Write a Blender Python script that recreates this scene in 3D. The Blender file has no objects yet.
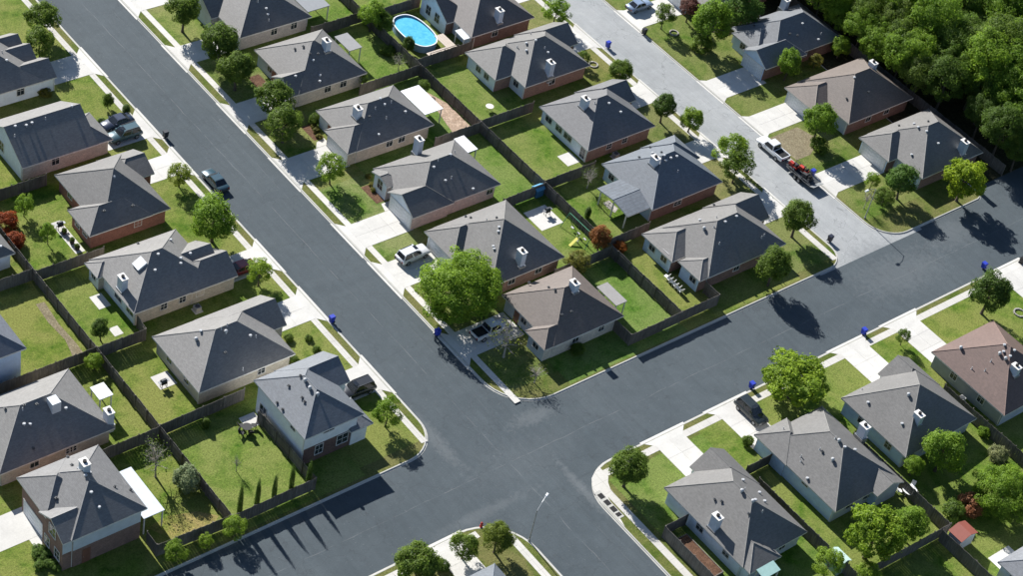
import bpy, math, random
import numpy as np
from mathutils import Vector, Matrix

# ------------------------------------------------------------------ camera, world, sun
SC = bpy.context.scene
COL = SC.collection
FPX, PITCH, ROLL, YAW, CH = 2013.23, math.radians(41.94), math.radians(13.19), math.radians(47.05), 160.0
PPX, PPY = 511.5, 288.0
_F = np.array([math.sin(YAW)*math.cos(PITCH), math.cos(YAW)*math.cos(PITCH), -math.sin(PITCH)])
_R0 = np.array([math.cos(YAW), -math.sin(YAW), 0.0]); _U0 = np.cross(_R0, _F)
_R = math.cos(ROLL)*_R0 + math.sin(ROLL)*_U0
_U = -math.sin(ROLL)*_R0 + math.cos(ROLL)*_U0
def _ray(px, py): return _F + _R*(px-PPX)/FPX - _U*(py-PPY)/FPX
_d = _ray(470, 440); CAM = np.array([_d[0]*CH/_d[2], _d[1]*CH/_d[2], CH])
def P(px, py, z=0.0):
    """photo pixel -> world point on the horizontal plane at height z"""
    d = _ray(px, py); t = (z-CAM[2])/d[2]
    return (CAM[0]+d[0]*t, CAM[1]+d[1]*t, z)
def T(tx, ty, x, y, z=0.0, s=5.982): return P(tx+x/s, ty+y/s, z)

cd = bpy.data.cameras.new('camera'); cam = bpy.data.objects.new('camera', cd); COL.objects.link(cam)
cd.sensor_width = 36.0; cd.lens = FPX/1023*36.0; cd.clip_start = 1.0; cd.clip_end = 6000
M = Matrix(((_R[0], _U[0], -_F[0], CAM[0]), (_R[1], _U[1], -_F[1], CAM[1]), (_R[2], _U[2], -_F[2], CAM[2]), (0, 0, 0, 1)))
cam.matrix_world = M; SC.camera = cam

SUN_EL = math.radians(33.4)
W = bpy.data.worlds.new('World'); SC.world = W; W.use_nodes = True
nt = W.node_tree; bg = nt.nodes['Background']
sky = nt.nodes.new('ShaderNodeTexSky'); sky.sky_type = 'NISHITA'; sky.sun_disc = False
sky.sun_elevation = SUN_EL; sky.sun_rotation = math.radians(3.8); sky.air_density = 1.0; sky.dust_density = 0.6; sky.ozone_density = 2.8
nt.links.new(sky.outputs[0], bg.inputs[0]); bg.inputs[1].default_value = 0.062
sl = bpy.data.lights.new('sun', 'SUN'); sl.energy = 5.0; sl.angle = math.radians(0.5); sl.color = (1.0, 0.975, 0.935)
so = bpy.data.objects.new('sun', sl); COL.objects.link(so)
so.rotation_euler = Vector((-0.055, -math.cos(SUN_EL), -math.sin(SUN_EL))).to_track_quat('-Z', 'Y').to_euler()
SC.view_settings.view_transform = 'Standard'; SC.view_settings.look = 'None'
SC.view_settings.exposure = 0.93; SC.view_settings.gamma = 1.0
SC.render.engine = 'CYCLES'
random.seed(7)

# ------------------------------------------------------------------ materials
MATS = {}
class NT:
    def __init__(s, name):
        s.m = bpy.data.materials.new(name); s.m.use_nodes = True; s.t = s.m.node_tree
        s.b = s.t.nodes['Principled BSDF']; MATS[name] = s.m
    def n(s, typ, **kw):
        x = s.t.nodes.new(typ)
        for k, v in kw.items(): setattr(x, k, v)
        return x
    def l(s, a, b): s.t.links.new(a, b)
    def pos(s, kind='world'):
        if kind == 'world': return s.n('ShaderNodeNewGeometry').outputs['Position']
        return s.n('ShaderNodeTexCoord').outputs['Object']
    def mapv(s, vec, scale):
        mp = s.n('ShaderNodeMapping'); mp.inputs['Scale'].default_value = scale; s.l(vec, mp.inputs['Vector']); return mp.outputs[0]
    def noise(s, vec, scale, detail=3, rough=0.6, dist=0.0):
        x = s.n('ShaderNodeTexNoise'); x.inputs['Scale'].default_value = scale; x.inputs['Detail'].default_value = detail
        x.inputs['Roughness'].default_value = rough; x.inputs['Distortion'].default_value = dist; s.l(vec, x.inputs['Vector']); return x.outputs['Fac']
    def ramp(s, fac, stops):
        x = s.n('ShaderNodeValToRGB'); e = x.color_ramp.elements
        while len(e) < len(stops): e.new(0.5)
        for i, (p, c) in enumerate(stops): e[i].position = p; e[i].color = (c if len(c) == 4 else (*c, 1)) if isinstance(c, tuple) else (c, c, c, 1)
        s.l(fac, x.inputs[0]); return x.outputs[0]
    def mix(s, fac, a, b, mode='MIX'):
        x = s.n('ShaderNodeMix', data_type='RGBA', blend_type=mode)
        for sock, v in ((x.inputs[0], fac), (x.inputs[6], a), (x.inputs[7], b)):
            if hasattr(v, 'is_linked') or hasattr(v, 'node'): s.l(v, sock)
            elif isinstance(v, tuple): sock.default_value = (*v, 1) if len(v) == 3 else v
            else: sock.default_value = v
        return x.outputs[2]
    def math(s, op, a, b=0.0):
        x = s.n('ShaderNodeMath', operation=op)
        for sock, v in ((x.inputs[0], a), (x.inputs[1], b)):
            if hasattr(v, 'node'): s.l(v, sock)
            else: sock.default_value = v
        return x.outputs[0]
    def bump(s, h, strength=0.4, dist=0.03):
        x = s.n('ShaderNodeBump'); x.inputs['Strength'].default_value = strength; x.inputs['Distance'].default_value = dist
        s.l(h, x.inputs['Height']); s.l(x.outputs[0], s.b.inputs['Normal'])
    def fin(s, col, rough=0.8, spec=0.3, metal=0.0):
        if isinstance(col, tuple): s.b.inputs['Base Color'].default_value = (*col, 1)
        else: s.l(col, s.b.inputs['Base Color'])
        s.b.inputs['Roughness'].default_value = rough; s.b.inputs['Specular IOR Level'].default_value = spec; s.b.inputs['Metallic'].default_value = metal
        return s.m

def plain(name, col, rough=0.6, spec=0.4, metal=0.0, var=0.18, scale=3.0, kind='obj'):
    a = NT(name); p = a.pos(kind); f = a.noise(p, scale, 4)
    lo = tuple(c*(1-var) for c in col); hi = tuple(min(1, c*(1+var)) for c in col)
    return a.fin(a.ramp(f, [(0.3, lo), (0.7, hi)]), rough, spec, metal)

def grass(name, g1, g2, dry, dryamt):
    a = NT(name); p = a.pos()
    big = a.noise(p, 0.16, 4, 0.65, 0.6); mid = a.noise(p, 0.9, 4, 0.7); fine = a.noise(p, 5.0, 4, 0.75); vf = a.noise(p, 17, 2, 0.6)
    oi = a.n('ShaderNodeObjectInfo')
    c = a.ramp(mid, [(0.3, g1), (0.72, g2)])
    dm = a.ramp(a.math('ADD', big, a.math('MULTIPLY', mid, 0.35)), [(0.62-dryamt*0.3, 0.0), (0.86-dryamt*0.25, 1.0)])
    c = a.mix(a.math('MULTIPLY', dm, 0.8), c, dry)
    c = a.mix(1.0, c, a.ramp(fine, [(0.28, 0.45), (0.5, 0.95), (0.75, 1.4)]), 'MULTIPLY')
    c = a.mix(0.8, c, a.ramp(vf, [(0.3, 0.6), (0.7, 1.3)]), 'MULTIPLY')
    c = a.mix(1.0, c, oi.outputs['Color'], 'MULTIPLY')
    a.bump(a.math('ADD', a.math('MULTIPLY', fine, 0.6), a.math('MULTIPLY', vf, 0.5)), 0.9, 0.12)
    return a.fin(c, 0.95, 0.1)
grass('grass', (0.055, 0.10, 0.013), (0.128, 0.185, 0.024), (0.22, 0.205, 0.075), 0.4)
grass('verge_grass', (0.062, 0.10, 0.016), (0.12, 0.16, 0.028), (0.18, 0.165, 0.065), 0.32)

def asphalt(name, c0, c1, dust, streak):
    a = NT(name); p = a.pos()
    fine = a.noise(p, 9, 3, 0.8); big = a.noise(p, 0.09, 5, 0.6, 1.0); mid = a.noise(p, 0.7, 5, 0.75)
    c = a.ramp(big, [(0.3, c0), (0.7, c1)])
    c = a.mix(1.0, c, a.ramp(fine, [(0.25, 0.8), (0.75, 1.2)]), 'MULTIPLY')
    c = a.mix(0.6, c, a.ramp(mid, [(0.3, 0.86), (0.7, 1.14)]), 'MULTIPLY')
    # worn wheel tracks and dust, long in the direction of travel
    st = a.noise(a.mapv(p, (1.6, 0.05, 1) if streak == 'y' else (0.05, 1.6, 1)), 1.0, 5, 0.7, 0.3)
    c = a.mix(0.7, c, a.ramp(st, [(0.3, 0.9), (0.7, 1.12)]), 'MULTIPLY')
    # dust and grit swept on to the junction, in patches
    sx = a.n('ShaderNodeSeparateXYZ'); a.l(p, sx.inputs[0])
    for (cx, cy, rx, ry, amt) in dust:
        dx = a.math('DIVIDE', a.math('SUBTRACT', sx.outputs[0], cx), rx); dy = a.math('DIVIDE', a.math('SUBTRACT', sx.outputs[1], cy), ry)
        r = a.math('SQRT', a.math('ADD', a.math('MULTIPLY', dx, dx), a.math('MULTIPLY', dy, dy)))
        rn = a.math('ADD', r, a.math('MULTIPLY', a.math('SUBTRACT', a.noise(p, 1.7, 6, 0.8), 0.5), 2.6))
        c = a.mix(a.math('MULTIPLY', a.ramp(rn, [(0.3, 1.0), (1.0, 0.0)]), amt), c, (0.17, 0.18, 0.185))
    # long paving seams and a few sealed cracks
    wob = a.math('MULTIPLY', a.math('SUBTRACT', a.noise(p, 0.25, 3, 0.6), 0.5), 0.5)
    for o, c0_, c1_, lo in ((0, 1.85, 0.045, 0.30), (0, 4.6, 0.03, 0.14), (1, -4.7, 0.045, 0.25)):
        dd = a.math('ABSOLUTE', a.math('SUBTRACT', a.math('ADD', sx.outputs[o], wob), c0_))
        c = a.mix(a.math('MULTIPLY', a.math('LESS_THAN', dd, c1_), a.math('MULTIPLY', a.ramp(a.noise(p, 0.4, 3, 0.6), [(0.4, 0.0), (0.6, 1.0)]), lo)), c, (0.22, 0.22, 0.22))
    vc = a.n('ShaderNodeTexVoronoi', feature='DISTANCE_TO_EDGE'); vc.inputs['Scale'].default_value = 0.11; a.l(a.n('ShaderNodeVectorMath', operation='ADD').outputs[0], vc.inputs['Vector'])
    va = vc.inputs['Vector'].links[0].from_node; a.l(p, va.inputs[0]); nn = a.n('ShaderNodeTexNoise'); nn.inputs['Scale'].default_value = 0.6; a.l(p, nn.inputs['Vector']); vs_ = a.n('ShaderNodeVectorMath', operation='SCALE'); vs_.inputs[3].default_value = 3.0; a.l(nn.outputs['Color'], vs_.inputs[0]); a.l(vs_.outputs[0], va.inputs[1])
    c = a.mix(a.math('MULTIPLY', a.ramp(vc.outputs['Distance'], [(0.0, 1.0), (0.006, 0.0)]), 0.35), c, (0.03, 0.033, 0.037))
    sc = a.noise(a.mapv(p, (1, 1, 1)), 2.6, 2, 0.5, 3.0)
    c = a.mix(a.math('MULTIPLY', a.ramp(sc, [(0.66, 0.0), (0.74, 1.0)]), 0.22), c, (0.24, 0.25, 0.25))
    a.bump(fine, 0.35, 0.03)
    return a.fin(c, 0.85, 0.25)
asphalt('asphalt', (0.052, 0.066, 0.075), (0.067, 0.082, 0.091), [(8.5, -0.6, 4.0, 1.3, 0.3), (-3.3, 2.0, 1.2, 6.0, 0.3), (3.0, -5.0, 8.0, 4.0, 0.08), (-5.0, -9.0, 8.0, 0.9, 0.2), (66, -4, 9, 4, 0.22), (78, -2, 6, 3, 0.2), (6.6, -12, 0.8, 5, 0.35)], 'y')
asphalt('old_asphalt', (0.25, 0.26, 0.262), (0.30, 0.308, 0.308), [(65, 0, 6, 3, 0.6)], 'y')

def concrete(name, col, joints=0.0):
    a = NT(name); p = a.pos(); oi = a.n('ShaderNodeObjectInfo')
    fine = a.noise(p, 6, 4, 0.8); big = a.noise(p, 0.35, 5, 0.7, 0.5)
    c = a.ramp(big, [(0.25, tuple(x*0.86 for x in col)), (0.7, tuple(min(.8, x*1.08) for x in col))])
    c = a.mix(0.8, c, a.ramp(fine, [(0.25, 0.86), (0.75, 1.1)]), 'MULTIPLY')
    if joints:
        sx = a.n('ShaderNodeSeparateXYZ'); a.l(p, sx.inputs[0])
        for o in (0, 1):
            m = a.math('FRACT', a.math('DIVIDE', sx.outputs[o], joints))
            c = a.mix(a.math('MULTIPLY', a.math('LESS_THAN', m, 0.03), 0.45), c, (0.2, 0.19, 0.17))
    c = a.mix(0.35, c, a.ramp(oi.outputs['Random'], [(0.0, 0.82), (1.0, 1.1)]), 'MULTIPLY')
    a.bump(fine, 0.25, 0.02)
    return a.fin(c, 0.85, 0.25)
concrete('concrete', (0.54, 0.525, 0.49))
concrete('sidewalk_concrete', (0.52, 0.50, 0.46), 1.52)
concrete('kerb_concrete', (0.44, 0.43, 0.395))
concrete('dark_joint', (0.20, 0.19, 0.17))

def shingle():
    a = NT('shingle'); p = a.pos(); oi = a.n('ShaderNodeObjectInfo')
    grain = a.noise(p, 11, 3, 0.8); mid = a.noise(p, 2.4, 4, 0.7); big = a.noise(p, 0.35, 4, 0.6)
    sx = a.n('ShaderNodeSeparateXYZ'); a.l(p, sx.inputs[0])
    course = a.math('FRACT', a.math('MULTIPLY', sx.outputs[2], 14.0))
    tab = a.noise(a.mapv(p, (2.6, 2.6, 14.0)), 1.0, 1, 0.5)
    c = a.mix(1.0, oi.outputs['Color'], a.ramp(grain, [(0.25, 0.70), (0.75, 1.04)]), 'MULTIPLY')
    c = a.mix(0.9, c, a.ramp(tab, [(0.35, 0.78), (0.65, 1.0)]), 'MULTIPLY')
    c = a.mix(0.7, c, a.ramp(mid, [(0.3, 0.86), (0.7, 1.12)]), 'MULTIPLY')
    c = a.mix(0.6, c, a.ramp(big, [(0.3, 0.87), (0.7, 1.1)]), 'MULTIPLY')
    c = a.mix(a.math('MULTIPLY', a.math('LESS_THAN', course, 0.2), 0.3), c, (0.05, 0.05, 0.05))
    a.bump(a.math('ADD', grain, a.math('MULTIPLY', course, 0.4)), 0.12, 0.02)
    a.fin(c, 0.6, 0.5)
shingle()

def brick():
    a = NT('brick'); p = a.pos(); oi = a.n('ShaderNodeObjectInfo')
    sx = a.n('ShaderNodeSeparateXYZ'); a.l(p, sx.inputs[0])
    cb = a.n('ShaderNodeCombineXYZ'); a.l(a.math('ADD', sx.outputs[0], sx.outputs[1]), cb.inputs[0]); a.l(sx.outputs[2], cb.inputs[1])
    b = a.n('ShaderNodeTexBrick'); a.l(cb.outputs[0], b.inputs['Vector']); b.inputs['Scale'].default_value = 1.0
    b.inputs['Brick Width'].default_value = 0.22; b.inputs['Row Height'].default_value = 0.075; b.inputs['Mortar Size'].default_value = 0.008
    b.inputs['Color1'].default_value = (0.75, 0.75, 0.75, 1); b.inputs['Color2'].default_value = (1.2, 1.15, 1.1, 1); b.inputs['Mortar'].default_value = (1.25, 1.3, 1.3, 1)
    c = a.mix(1.0, oi.outputs['Color'], b.outputs[0], 'MULTIPLY')
    c = a.mix(0.7, c, a.ramp(a.noise(p, 1.2, 4, 0.7), [(0.3, 0.8), (0.7, 1.15)]), 'MULTIPLY')
    a.bump(b.outputs['Fac'], 0.3, 0.01)
    a.fin(c, 0.9, 0.2)
brick()
def siding():
    a = NT('siding'); p = a.pos(); oi = a.n('ShaderNodeObjectInfo')
    sx = a.n('ShaderNodeSeparateXYZ'); a.l(p, sx.inputs[0])
    lap = a.math('FRACT', a.math('MULTIPLY', sx.outputs[2], 6.0))
    c = a.mix(1.0, oi.outputs['Color'], a.ramp(a.noise(p, 1.4, 4, 0.6), [(0.3, 0.9), (0.7, 1.06)]), 'MULTIPLY')
    c = a.mix(a.math('MULTIPLY', a.math('LESS_THAN', lap, 0.12), 0.35), c, (0.1, 0.1, 0.1))
    a.bump(lap, 0.5, 0.02); a.fin(c, 0.6, 0.3)
siding()
def tinted(name, rough, spec, metal=0.0, coat=0.0):
    a = NT(name); oi = a.n('ShaderNodeObjectInfo'); p = a.pos('obj')
    a.fin(a.mix(0.6, oi.outputs['Color'], a.ramp(a.noise(p, 2.5, 3), [(0.3, 0.88), (0.7, 1.08)]), 'MULTIPLY'), rough, spec, metal)
    a.b.inputs['Coat Weight'].default_value = coat
tinted('car_paint', 0.32, 0.5, 0.15, 0.6)
tinted('painted', 0.55, 0.4)
tinted('matte', 0.85, 0.2)
def wood():
    a = NT('fence_wood'); p = a.pos(); oi = a.n('ShaderNodeObjectInfo')
    g = a.noise(a.mapv(p, (7, 7, 0.5)), 1.0, 4, 0.7); b = a.noise(p, 0.5, 4, 0.7)
    c = a.ramp(g, [(0.25, (0.085, 0.077, 0.068)), (0.55, (0.15, 0.137, 0.122)), (0.8, (0.23, 0.212, 0.19))])
    c = a.mix(0.8, c, a.ramp(b, [(0.3, 0.7), (0.7, 1.25)]), 'MULTIPLY')
    c = a.mix(0.6, c, a.ramp(oi.outputs['Random'], [(0.0, 0.7), (1.0, 1.3)]), 'MULTIPLY')
    a.bump(g, 0.4, 0.02); a.fin(c, 0.9, 0.15)
wood()
def glass(name, col):
    a = NT(name); a.fin(a.ramp(a.noise(a.pos('obj'), 1.5, 2), [(0.3, tuple(c*0.7 for c in col)), (0.7, col)]), 0.08, 0.6)
glass('window_glass', (0.035, 0.045, 0.055)); glass('car_glass', (0.018, 0.022, 0.028))
def leaf(name, c1, c2, trans=0.3):
    a = NT(name); oi = a.n('ShaderNodeObjectInfo')
    at = a.n('ShaderNodeAttribute'); at.attribute_name = 'tint'
    c = a.ramp(at.outputs['Fac'], [(0.0, c1), (1.0, c2)])
    c = a.mix(0.7, c, a.ramp(oi.outputs['Random'], [(0.0, (0.78, 0.82, 0.8)), (1.0, (1.2, 1.14, 1.05))]), 'MULTIPLY')
    c = a.mix(1.0, c, oi.outputs['Color'], 'MULTIPLY')
    a.fin(c, 0.55, 0.25)
    tr = a.n('ShaderNodeBsdfTranslucent'); a.l(c, tr.inputs[0])
    mx = a.n('ShaderNodeMixShader'); mx.inputs[0].default_value = trans
    out = a.t.nodes['Material Output']; a.l(a.b.outputs[0], mx.inputs[1]); a.l(tr.outputs[0], mx.inputs[2]); a.l(mx.outputs[0], out.inputs[0])
leaf('leaf', (0.058, 0.112, 0.019), (0.20, 0.28, 0.047), 0.58)
def bark(name, c0, c1):
    a = NT(name); p = a.pos('obj'); g = a.noise(a.mapv(p, (9, 9, 2)), 1.0, 4)
    a.bump(g, 0.6, 0.03); a.fin(a.ramp(g, [(0.3, c0), (0.7, c1)]), 0.9, 0.15)
bark('bark', (0.055, 0.045, 0.035), (0.14, 0.115, 0.09)); bark('pale_bark', (0.28, 0.25, 0.21), (0.46, 0.42, 0.37))
def gravel(name, c0, c1, sc=4.0):
    a = NT(name); p = a.pos(); v = a.n('ShaderNodeTexVoronoi'); v.inputs['Scale'].default_value = sc; a.l(p, v.inputs['Vector'])
    n = a.noise(p, 1.3, 4, 0.7)
    c = a.mix(0.8, a.ramp(n, [(0.3, c0), (0.7, c1)]), a.ramp(v.outputs['Distance'], [(0.0, 1.15), (0.6, 0.6)]), 'MULTIPLY')
    a.bump(v.outputs['Distance'], 0.6, 0.05); a.fin(c, 0.95, 0.1)
gravel('gravel', (0.38, 0.27, 0.19), (0.56, 0.43, 0.33)); gravel('mulch', (0.10, 0.055, 0.035), (0.20, 0.115, 0.075), 6)
gravel('soil', (0.20, 0.165, 0.105), (0.30, 0.26, 0.17), 5); gravel('shade_dark_litter', (0.03, 0.032, 0.016), (0.07, 0.068, 0.035), 3); gravel('stone', (0.33, 0.31, 0.28), (0.55, 0.52, 0.48), 2.5)  # wood floor litter coloured darker to carry the shade of the trees
def water():
    a = NT('pool_water'); p = a.pos(); n = a.noise(p, 1.4, 3, 0.6, 1.0)
    a.bump(n, 0.15, 0.05); a.fin(a.ramp(n, [(0.3, (0.06, 0.34, 0.52)), (0.7, (0.12, 0.47, 0.60))]), 0.05, 0.5)
water()
plain('white_metal', (0.68, 0.69, 0.70), 0.5, 0.4); plain('vent_metal', (0.42, 0.43, 0.44), 0.5, 0.4); plain('dark_metal', (0.05, 0.055, 0.06), 0.5, 0.5)
plain('grey_metal', (0.30, 0.31, 0.32), 0.4, 0.5, 0.6); plain('rubber', (0.02, 0.02, 0.021), 0.8, 0.3)
plain('black', (0.012, 0.012, 0.013), 0.7, 0.3); plain('trim_white', (0.62, 0.60, 0.57), 0.6, 0.35)
plain('headlight_glass', (0.75, 0.77, 0.78), 0.15, 0.6); plain('taillight_glass', (0.35, 0.02, 0.015), 0.25, 0.5)

# ------------------------------------------------------------------ mesh helpers
class MB:
    def __init__(s, o=(0, 0, 0)): s.v = []; s.f = []; s.mi = []; s.o = o
    def vv(s, p): s.v.append((p[0]-s.o[0], p[1]-s.o[1], p[2]-s.o[2])); return len(s.v)-1
    def poly(s, pts, m=0): s.f.append([s.vv(p) for p in pts]); s.mi.append(m)
    def faces(s, pts, fs, m=0):
        b = [s.vv(p) for p in pts]
        for f in fs: s.f.append([b[i] for i in f]); s.mi.append(m)
    def box(s, x0, x1, y0, y1, z0, z1, m=0):
        s.faces([(x0, y0, z0), (x1, y0, z0), (x1, y1, z0), (x0, y1, z0), (x0, y0, z1), (x1, y0, z1), (x1, y1, z1), (x0, y1, z1)],
                [(3, 2, 1, 0), (4, 5, 6, 7), (0, 1, 5, 4), (1, 2, 6, 5), (2, 3, 7, 6), (3, 0, 4, 7)], m)
    def frus(s, b, t, z0, z1, m=0):   # b,t = (x0,x1,y0,y1)
        s.faces([(b[0], b[2], z0), (b[1], b[2], z0), (b[1], b[3], z0), (b[0], b[3], z0), (t[0], t[2], z1), (t[1], t[2], z1), (t[1], t[3], z1), (t[0], t[3], z1)],
                [(3, 2, 1, 0), (4, 5, 6, 7), (0, 1, 5, 4), (1, 2, 6, 5), (2, 3, 7, 6), (3, 0, 4, 7)], m)
    def tube(s, p0, p1, r0, r1, n=6, m=0, cap=True):
        p0 = Vector(p0); p1 = Vector(p1); d = (p1-p0).normalized()
        a = d.orthogonal().normalized(); b = d.cross(a); A = []; B = []
        for i in range(n):
            t = 2*math.pi*i/n; e = a*math.cos(t)+b*math.sin(t)
            A.append(s.vv(p0+e*r0)); B.append(s.vv(p1+e*r1))
        for i in range(n): j = (i+1) % n; s.f.append([A[i], A[j], B[j], B[i]]); s.mi.append(m)
        if cap: s.f.append(B); s.mi.append(m); s.f.append(A[::-1]); s.mi.append(m)
    def prism(s, pts, z0, z1, m=0, bottom=False):
        n = len(pts); A = [s.vv((p[0], p[1], z0)) for p in pts]; B = [s.vv((p[0], p[1], z1)) for p in pts]
        s.f.append(B); s.mi.append(m)
        for i in range(n): j = (i+1) % n; s.f.append([A[i], A[j], B[j], B[i]]); s.mi.append(m)
        if bottom: s.f.append(A[::-1]); s.mi.append(m)
    def ball(s, c, r, rz=None, nu=8, nv=5, m=0):
        rz = rz or r; rows = []
        for i in range(nv+1):
            ph = math.pi*i/nv - math.pi/2
            rows.append([s.vv((c[0]+r*math.cos(ph)*math.cos(2*math.pi*k/nu), c[1]+r*math.cos(ph)*math.sin(2*math.pi*k/nu), c[2]+rz*math.sin(ph))) for k in range(nu)])
        for i in range(nv):
            for k in range(nu): s.f.append([rows[i][k], rows[i][(k+1) % nu], rows[i+1][(k+1) % nu], rows[i+1][k]]); s.mi.append(m)
    def mesh(s, name, mats, smooth=False):
        me = bpy.data.meshes.new(name); me.from_pydata(s.v, [], s.f)
        for m in (mats if isinstance(mats, (list, tuple)) else [mats]): me.materials.append(MATS[m])
        me.polygons.foreach_set('material_index', s.mi)
        if smooth: me.polygons.foreach_set('use_smooth', [True]*len(me.polygons))
        me.update(); return me
    def build(s, name, mats, parent=None, color=None, smooth=False, loc=None):
        return ob(name, s.mesh(name, mats, smooth), parent, color, loc)
def ob(name, me, parent=None, color=None, loc=None, rz=0, scale=None):
    o = bpy.data.objects.new(name, me); COL.objects.link(o)
    if parent: o.parent = parent
    if color: o.color = (*color, 1)
    if loc: o.location = loc
    if rz: o.rotation_euler = (0, 0, rz)
    if scale: o.scale = scale if isinstance(scale, (tuple, list)) else (scale,)*3
    return o
def tag(o, label, cat=None, group=None, kind=None):
    o['label'] = label
    if cat: o['category'] = cat
    if group: o['group'] = group
    if kind: o['kind'] = kind
    return o
def thing(name, label, cat, loc=(0, 0, 0), rz=0, group=None):
    return tag(ob(name, None, None, None, loc, rz), label, cat, group)
def struct(o, label): return tag(o, label, None, None, 'structure')

# ------------------------------------------------------------------ ground, roads, kerbs
ZR = -0.12
m = MB(); m.poly([(-1500, -1500, -0.2), (1500, -1500, -0.2), (1500, 1500, -0.2), (-1500, 1500, -0.2)])
struct(m.build('terrain', 'grass', None, (0.9, 0.9, 0.9)), 'flat green land under and around the streets')
def sheet(name, label, x0, x1, y0, y1, z, mt):
    m = MB(); nx = max(1, int((x1-x0)/20)); ny = max(1, int((y1-y0)/20))
    for i in range(nx):
        for j in range(ny):
            a, b = x0+(x1-x0)*i/nx, x0+(x1-x0)*(i+1)/nx; c, d = y0+(y1-y0)*j/ny, y0+(y1-y0)*(j+1)/ny
            m.poly([(a, c, z), (b, c, z), (b, d, z), (a, d, z)])
    return struct(m.build(name, mt), label)
sheet('road', 'dark blue-grey asphalt street running between the two rows of houses', -3.6, 7.2, -160, 220, ZR, 'asphalt')
sheet('road', 'dark blue-grey asphalt cross street meeting the other streets', -200, 220, -10.3, 1.1, ZR+0.004, 'asphalt')
sheet('road', 'pale worn grey street joining the dark cross street', 60.8, 69.0, 0.5, 220, ZR+0.008, 'old_asphalt')
m = MB(); m.poly([(87.5, 0.6, ZR+0.012), (200, 0.6, ZR+0.012), (200, 2.9, ZR+0.012), (89.3, 2.9, ZR+0.012), (87.9, 1.9, ZR+0.012)])
struct(m.build('road', 'asphalt'), 'widened dark asphalt edge of the cross street by the wood')

sheet('road', 'dark asphalt of the junction where the long street crosses', -14, 18, -22, 12, ZR-0.004, 'asphalt')
sheet('road', 'pale asphalt mouth of the pale street', 56, 75, 0.45, 9, ZR+0.006, 'old_asphalt')
def rrect(x0, y0, x1, y1, rad, d=0.0, seg=9):
    """rounded rectangle, corner radii (sw, se, ne, nw), inset by d"""
    x0 += d; y0 += d; x1 -= d; y1 -= d; pts = []
    for (cx, cy, sx, sy, r, a0) in ((x0, y0, 1, 1, rad[0], math.pi), (x1, y0, -1, 1, rad[1], 1.5*math.pi), (x1, y1, -1, -1, rad[2], 0), (x0, y1, 1, -1, rad[3], 0.5*math.pi)):
        r = max(0.0, r-d)
        if r < 0.05: pts.append((cx, cy)); continue
        for i in range(seg+1):
            t = a0 + 0.5*math.pi*i/seg; pts.append((cx+sx*r+r*math.cos(t), cy+sy*r+r*math.sin(t)))
    return pts
BLK = [('the houses between the two long streets', (6.45, 0.55, 61.35, 230, (6.2, 3.2, 0, 0))),
       ('the row of houses beside the white two-storey house', (-230, 0.55, -2.95, 230, (0, 4.6, 0, 0))),
       ('the houses beside the wood', (68.45, 0.75, 88.3, 230, (4.4, 1.6, 0, 0))),
       ('the four houses with wide white driveways', (6.65, -230, 230, -9.75, (0, 0, 0, 5.2))),
       ('the corner with the street lamp', (-230, -230, -2.85, -9.65, (0, 0, 6.2, 0)))]
for nm, (x0, y0, x1, y1, rad) in BLK:
    m = MB(); m.prism(rrect(x0, y0, x1, y1, rad, 0.38), -0.2, 0.0)
    struct(m.build('ground', 'verge_grass', None, (1, 1, 1)), 'grassy ground under ' + nm)
    rings = [(0.10, ZR+0.016), (0.24, ZR+0.02), (0.28, 0.002), (0.30, 0.012), (0.42, 0.012), (0.43, -0.1)]
    m = MB(); L = [[m.vv((p[0], p[1], z)) for p in rrect(x0, y0, x1, y1, rad, d)] for d, z in rings]
    n = len(L[0])
    for a, b in zip(L, L[1:]):
        for i in range(n):
            j = (i+1) % n; m.f.append([a[i], a[j], b[j], b[i]]); m.mi.append(0)
    struct(m.build('kerb', 'kerb_concrete'), 'pale concrete kerb and gutter around ' + nm)
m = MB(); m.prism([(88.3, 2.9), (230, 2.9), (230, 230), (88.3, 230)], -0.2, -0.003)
struct(m.build('ground', 'shade_dark_litter'), 'bare woodland ground coloured dark for tree shade behind the houses')

def flat(name, label, pts, z, mt, color=None, thick=None):
    m = MB()
    if thick: m.prism(pts, z-thick, z)
    else: m.poly([(p[0], p[1], z) for p in pts])
    return struct(m.build(name, mt, None, color), label)
def rect(x0, x1, y0, y1): return [(x0, y0), (x1, y0), (x1, y1), (x0, y1)]

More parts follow.
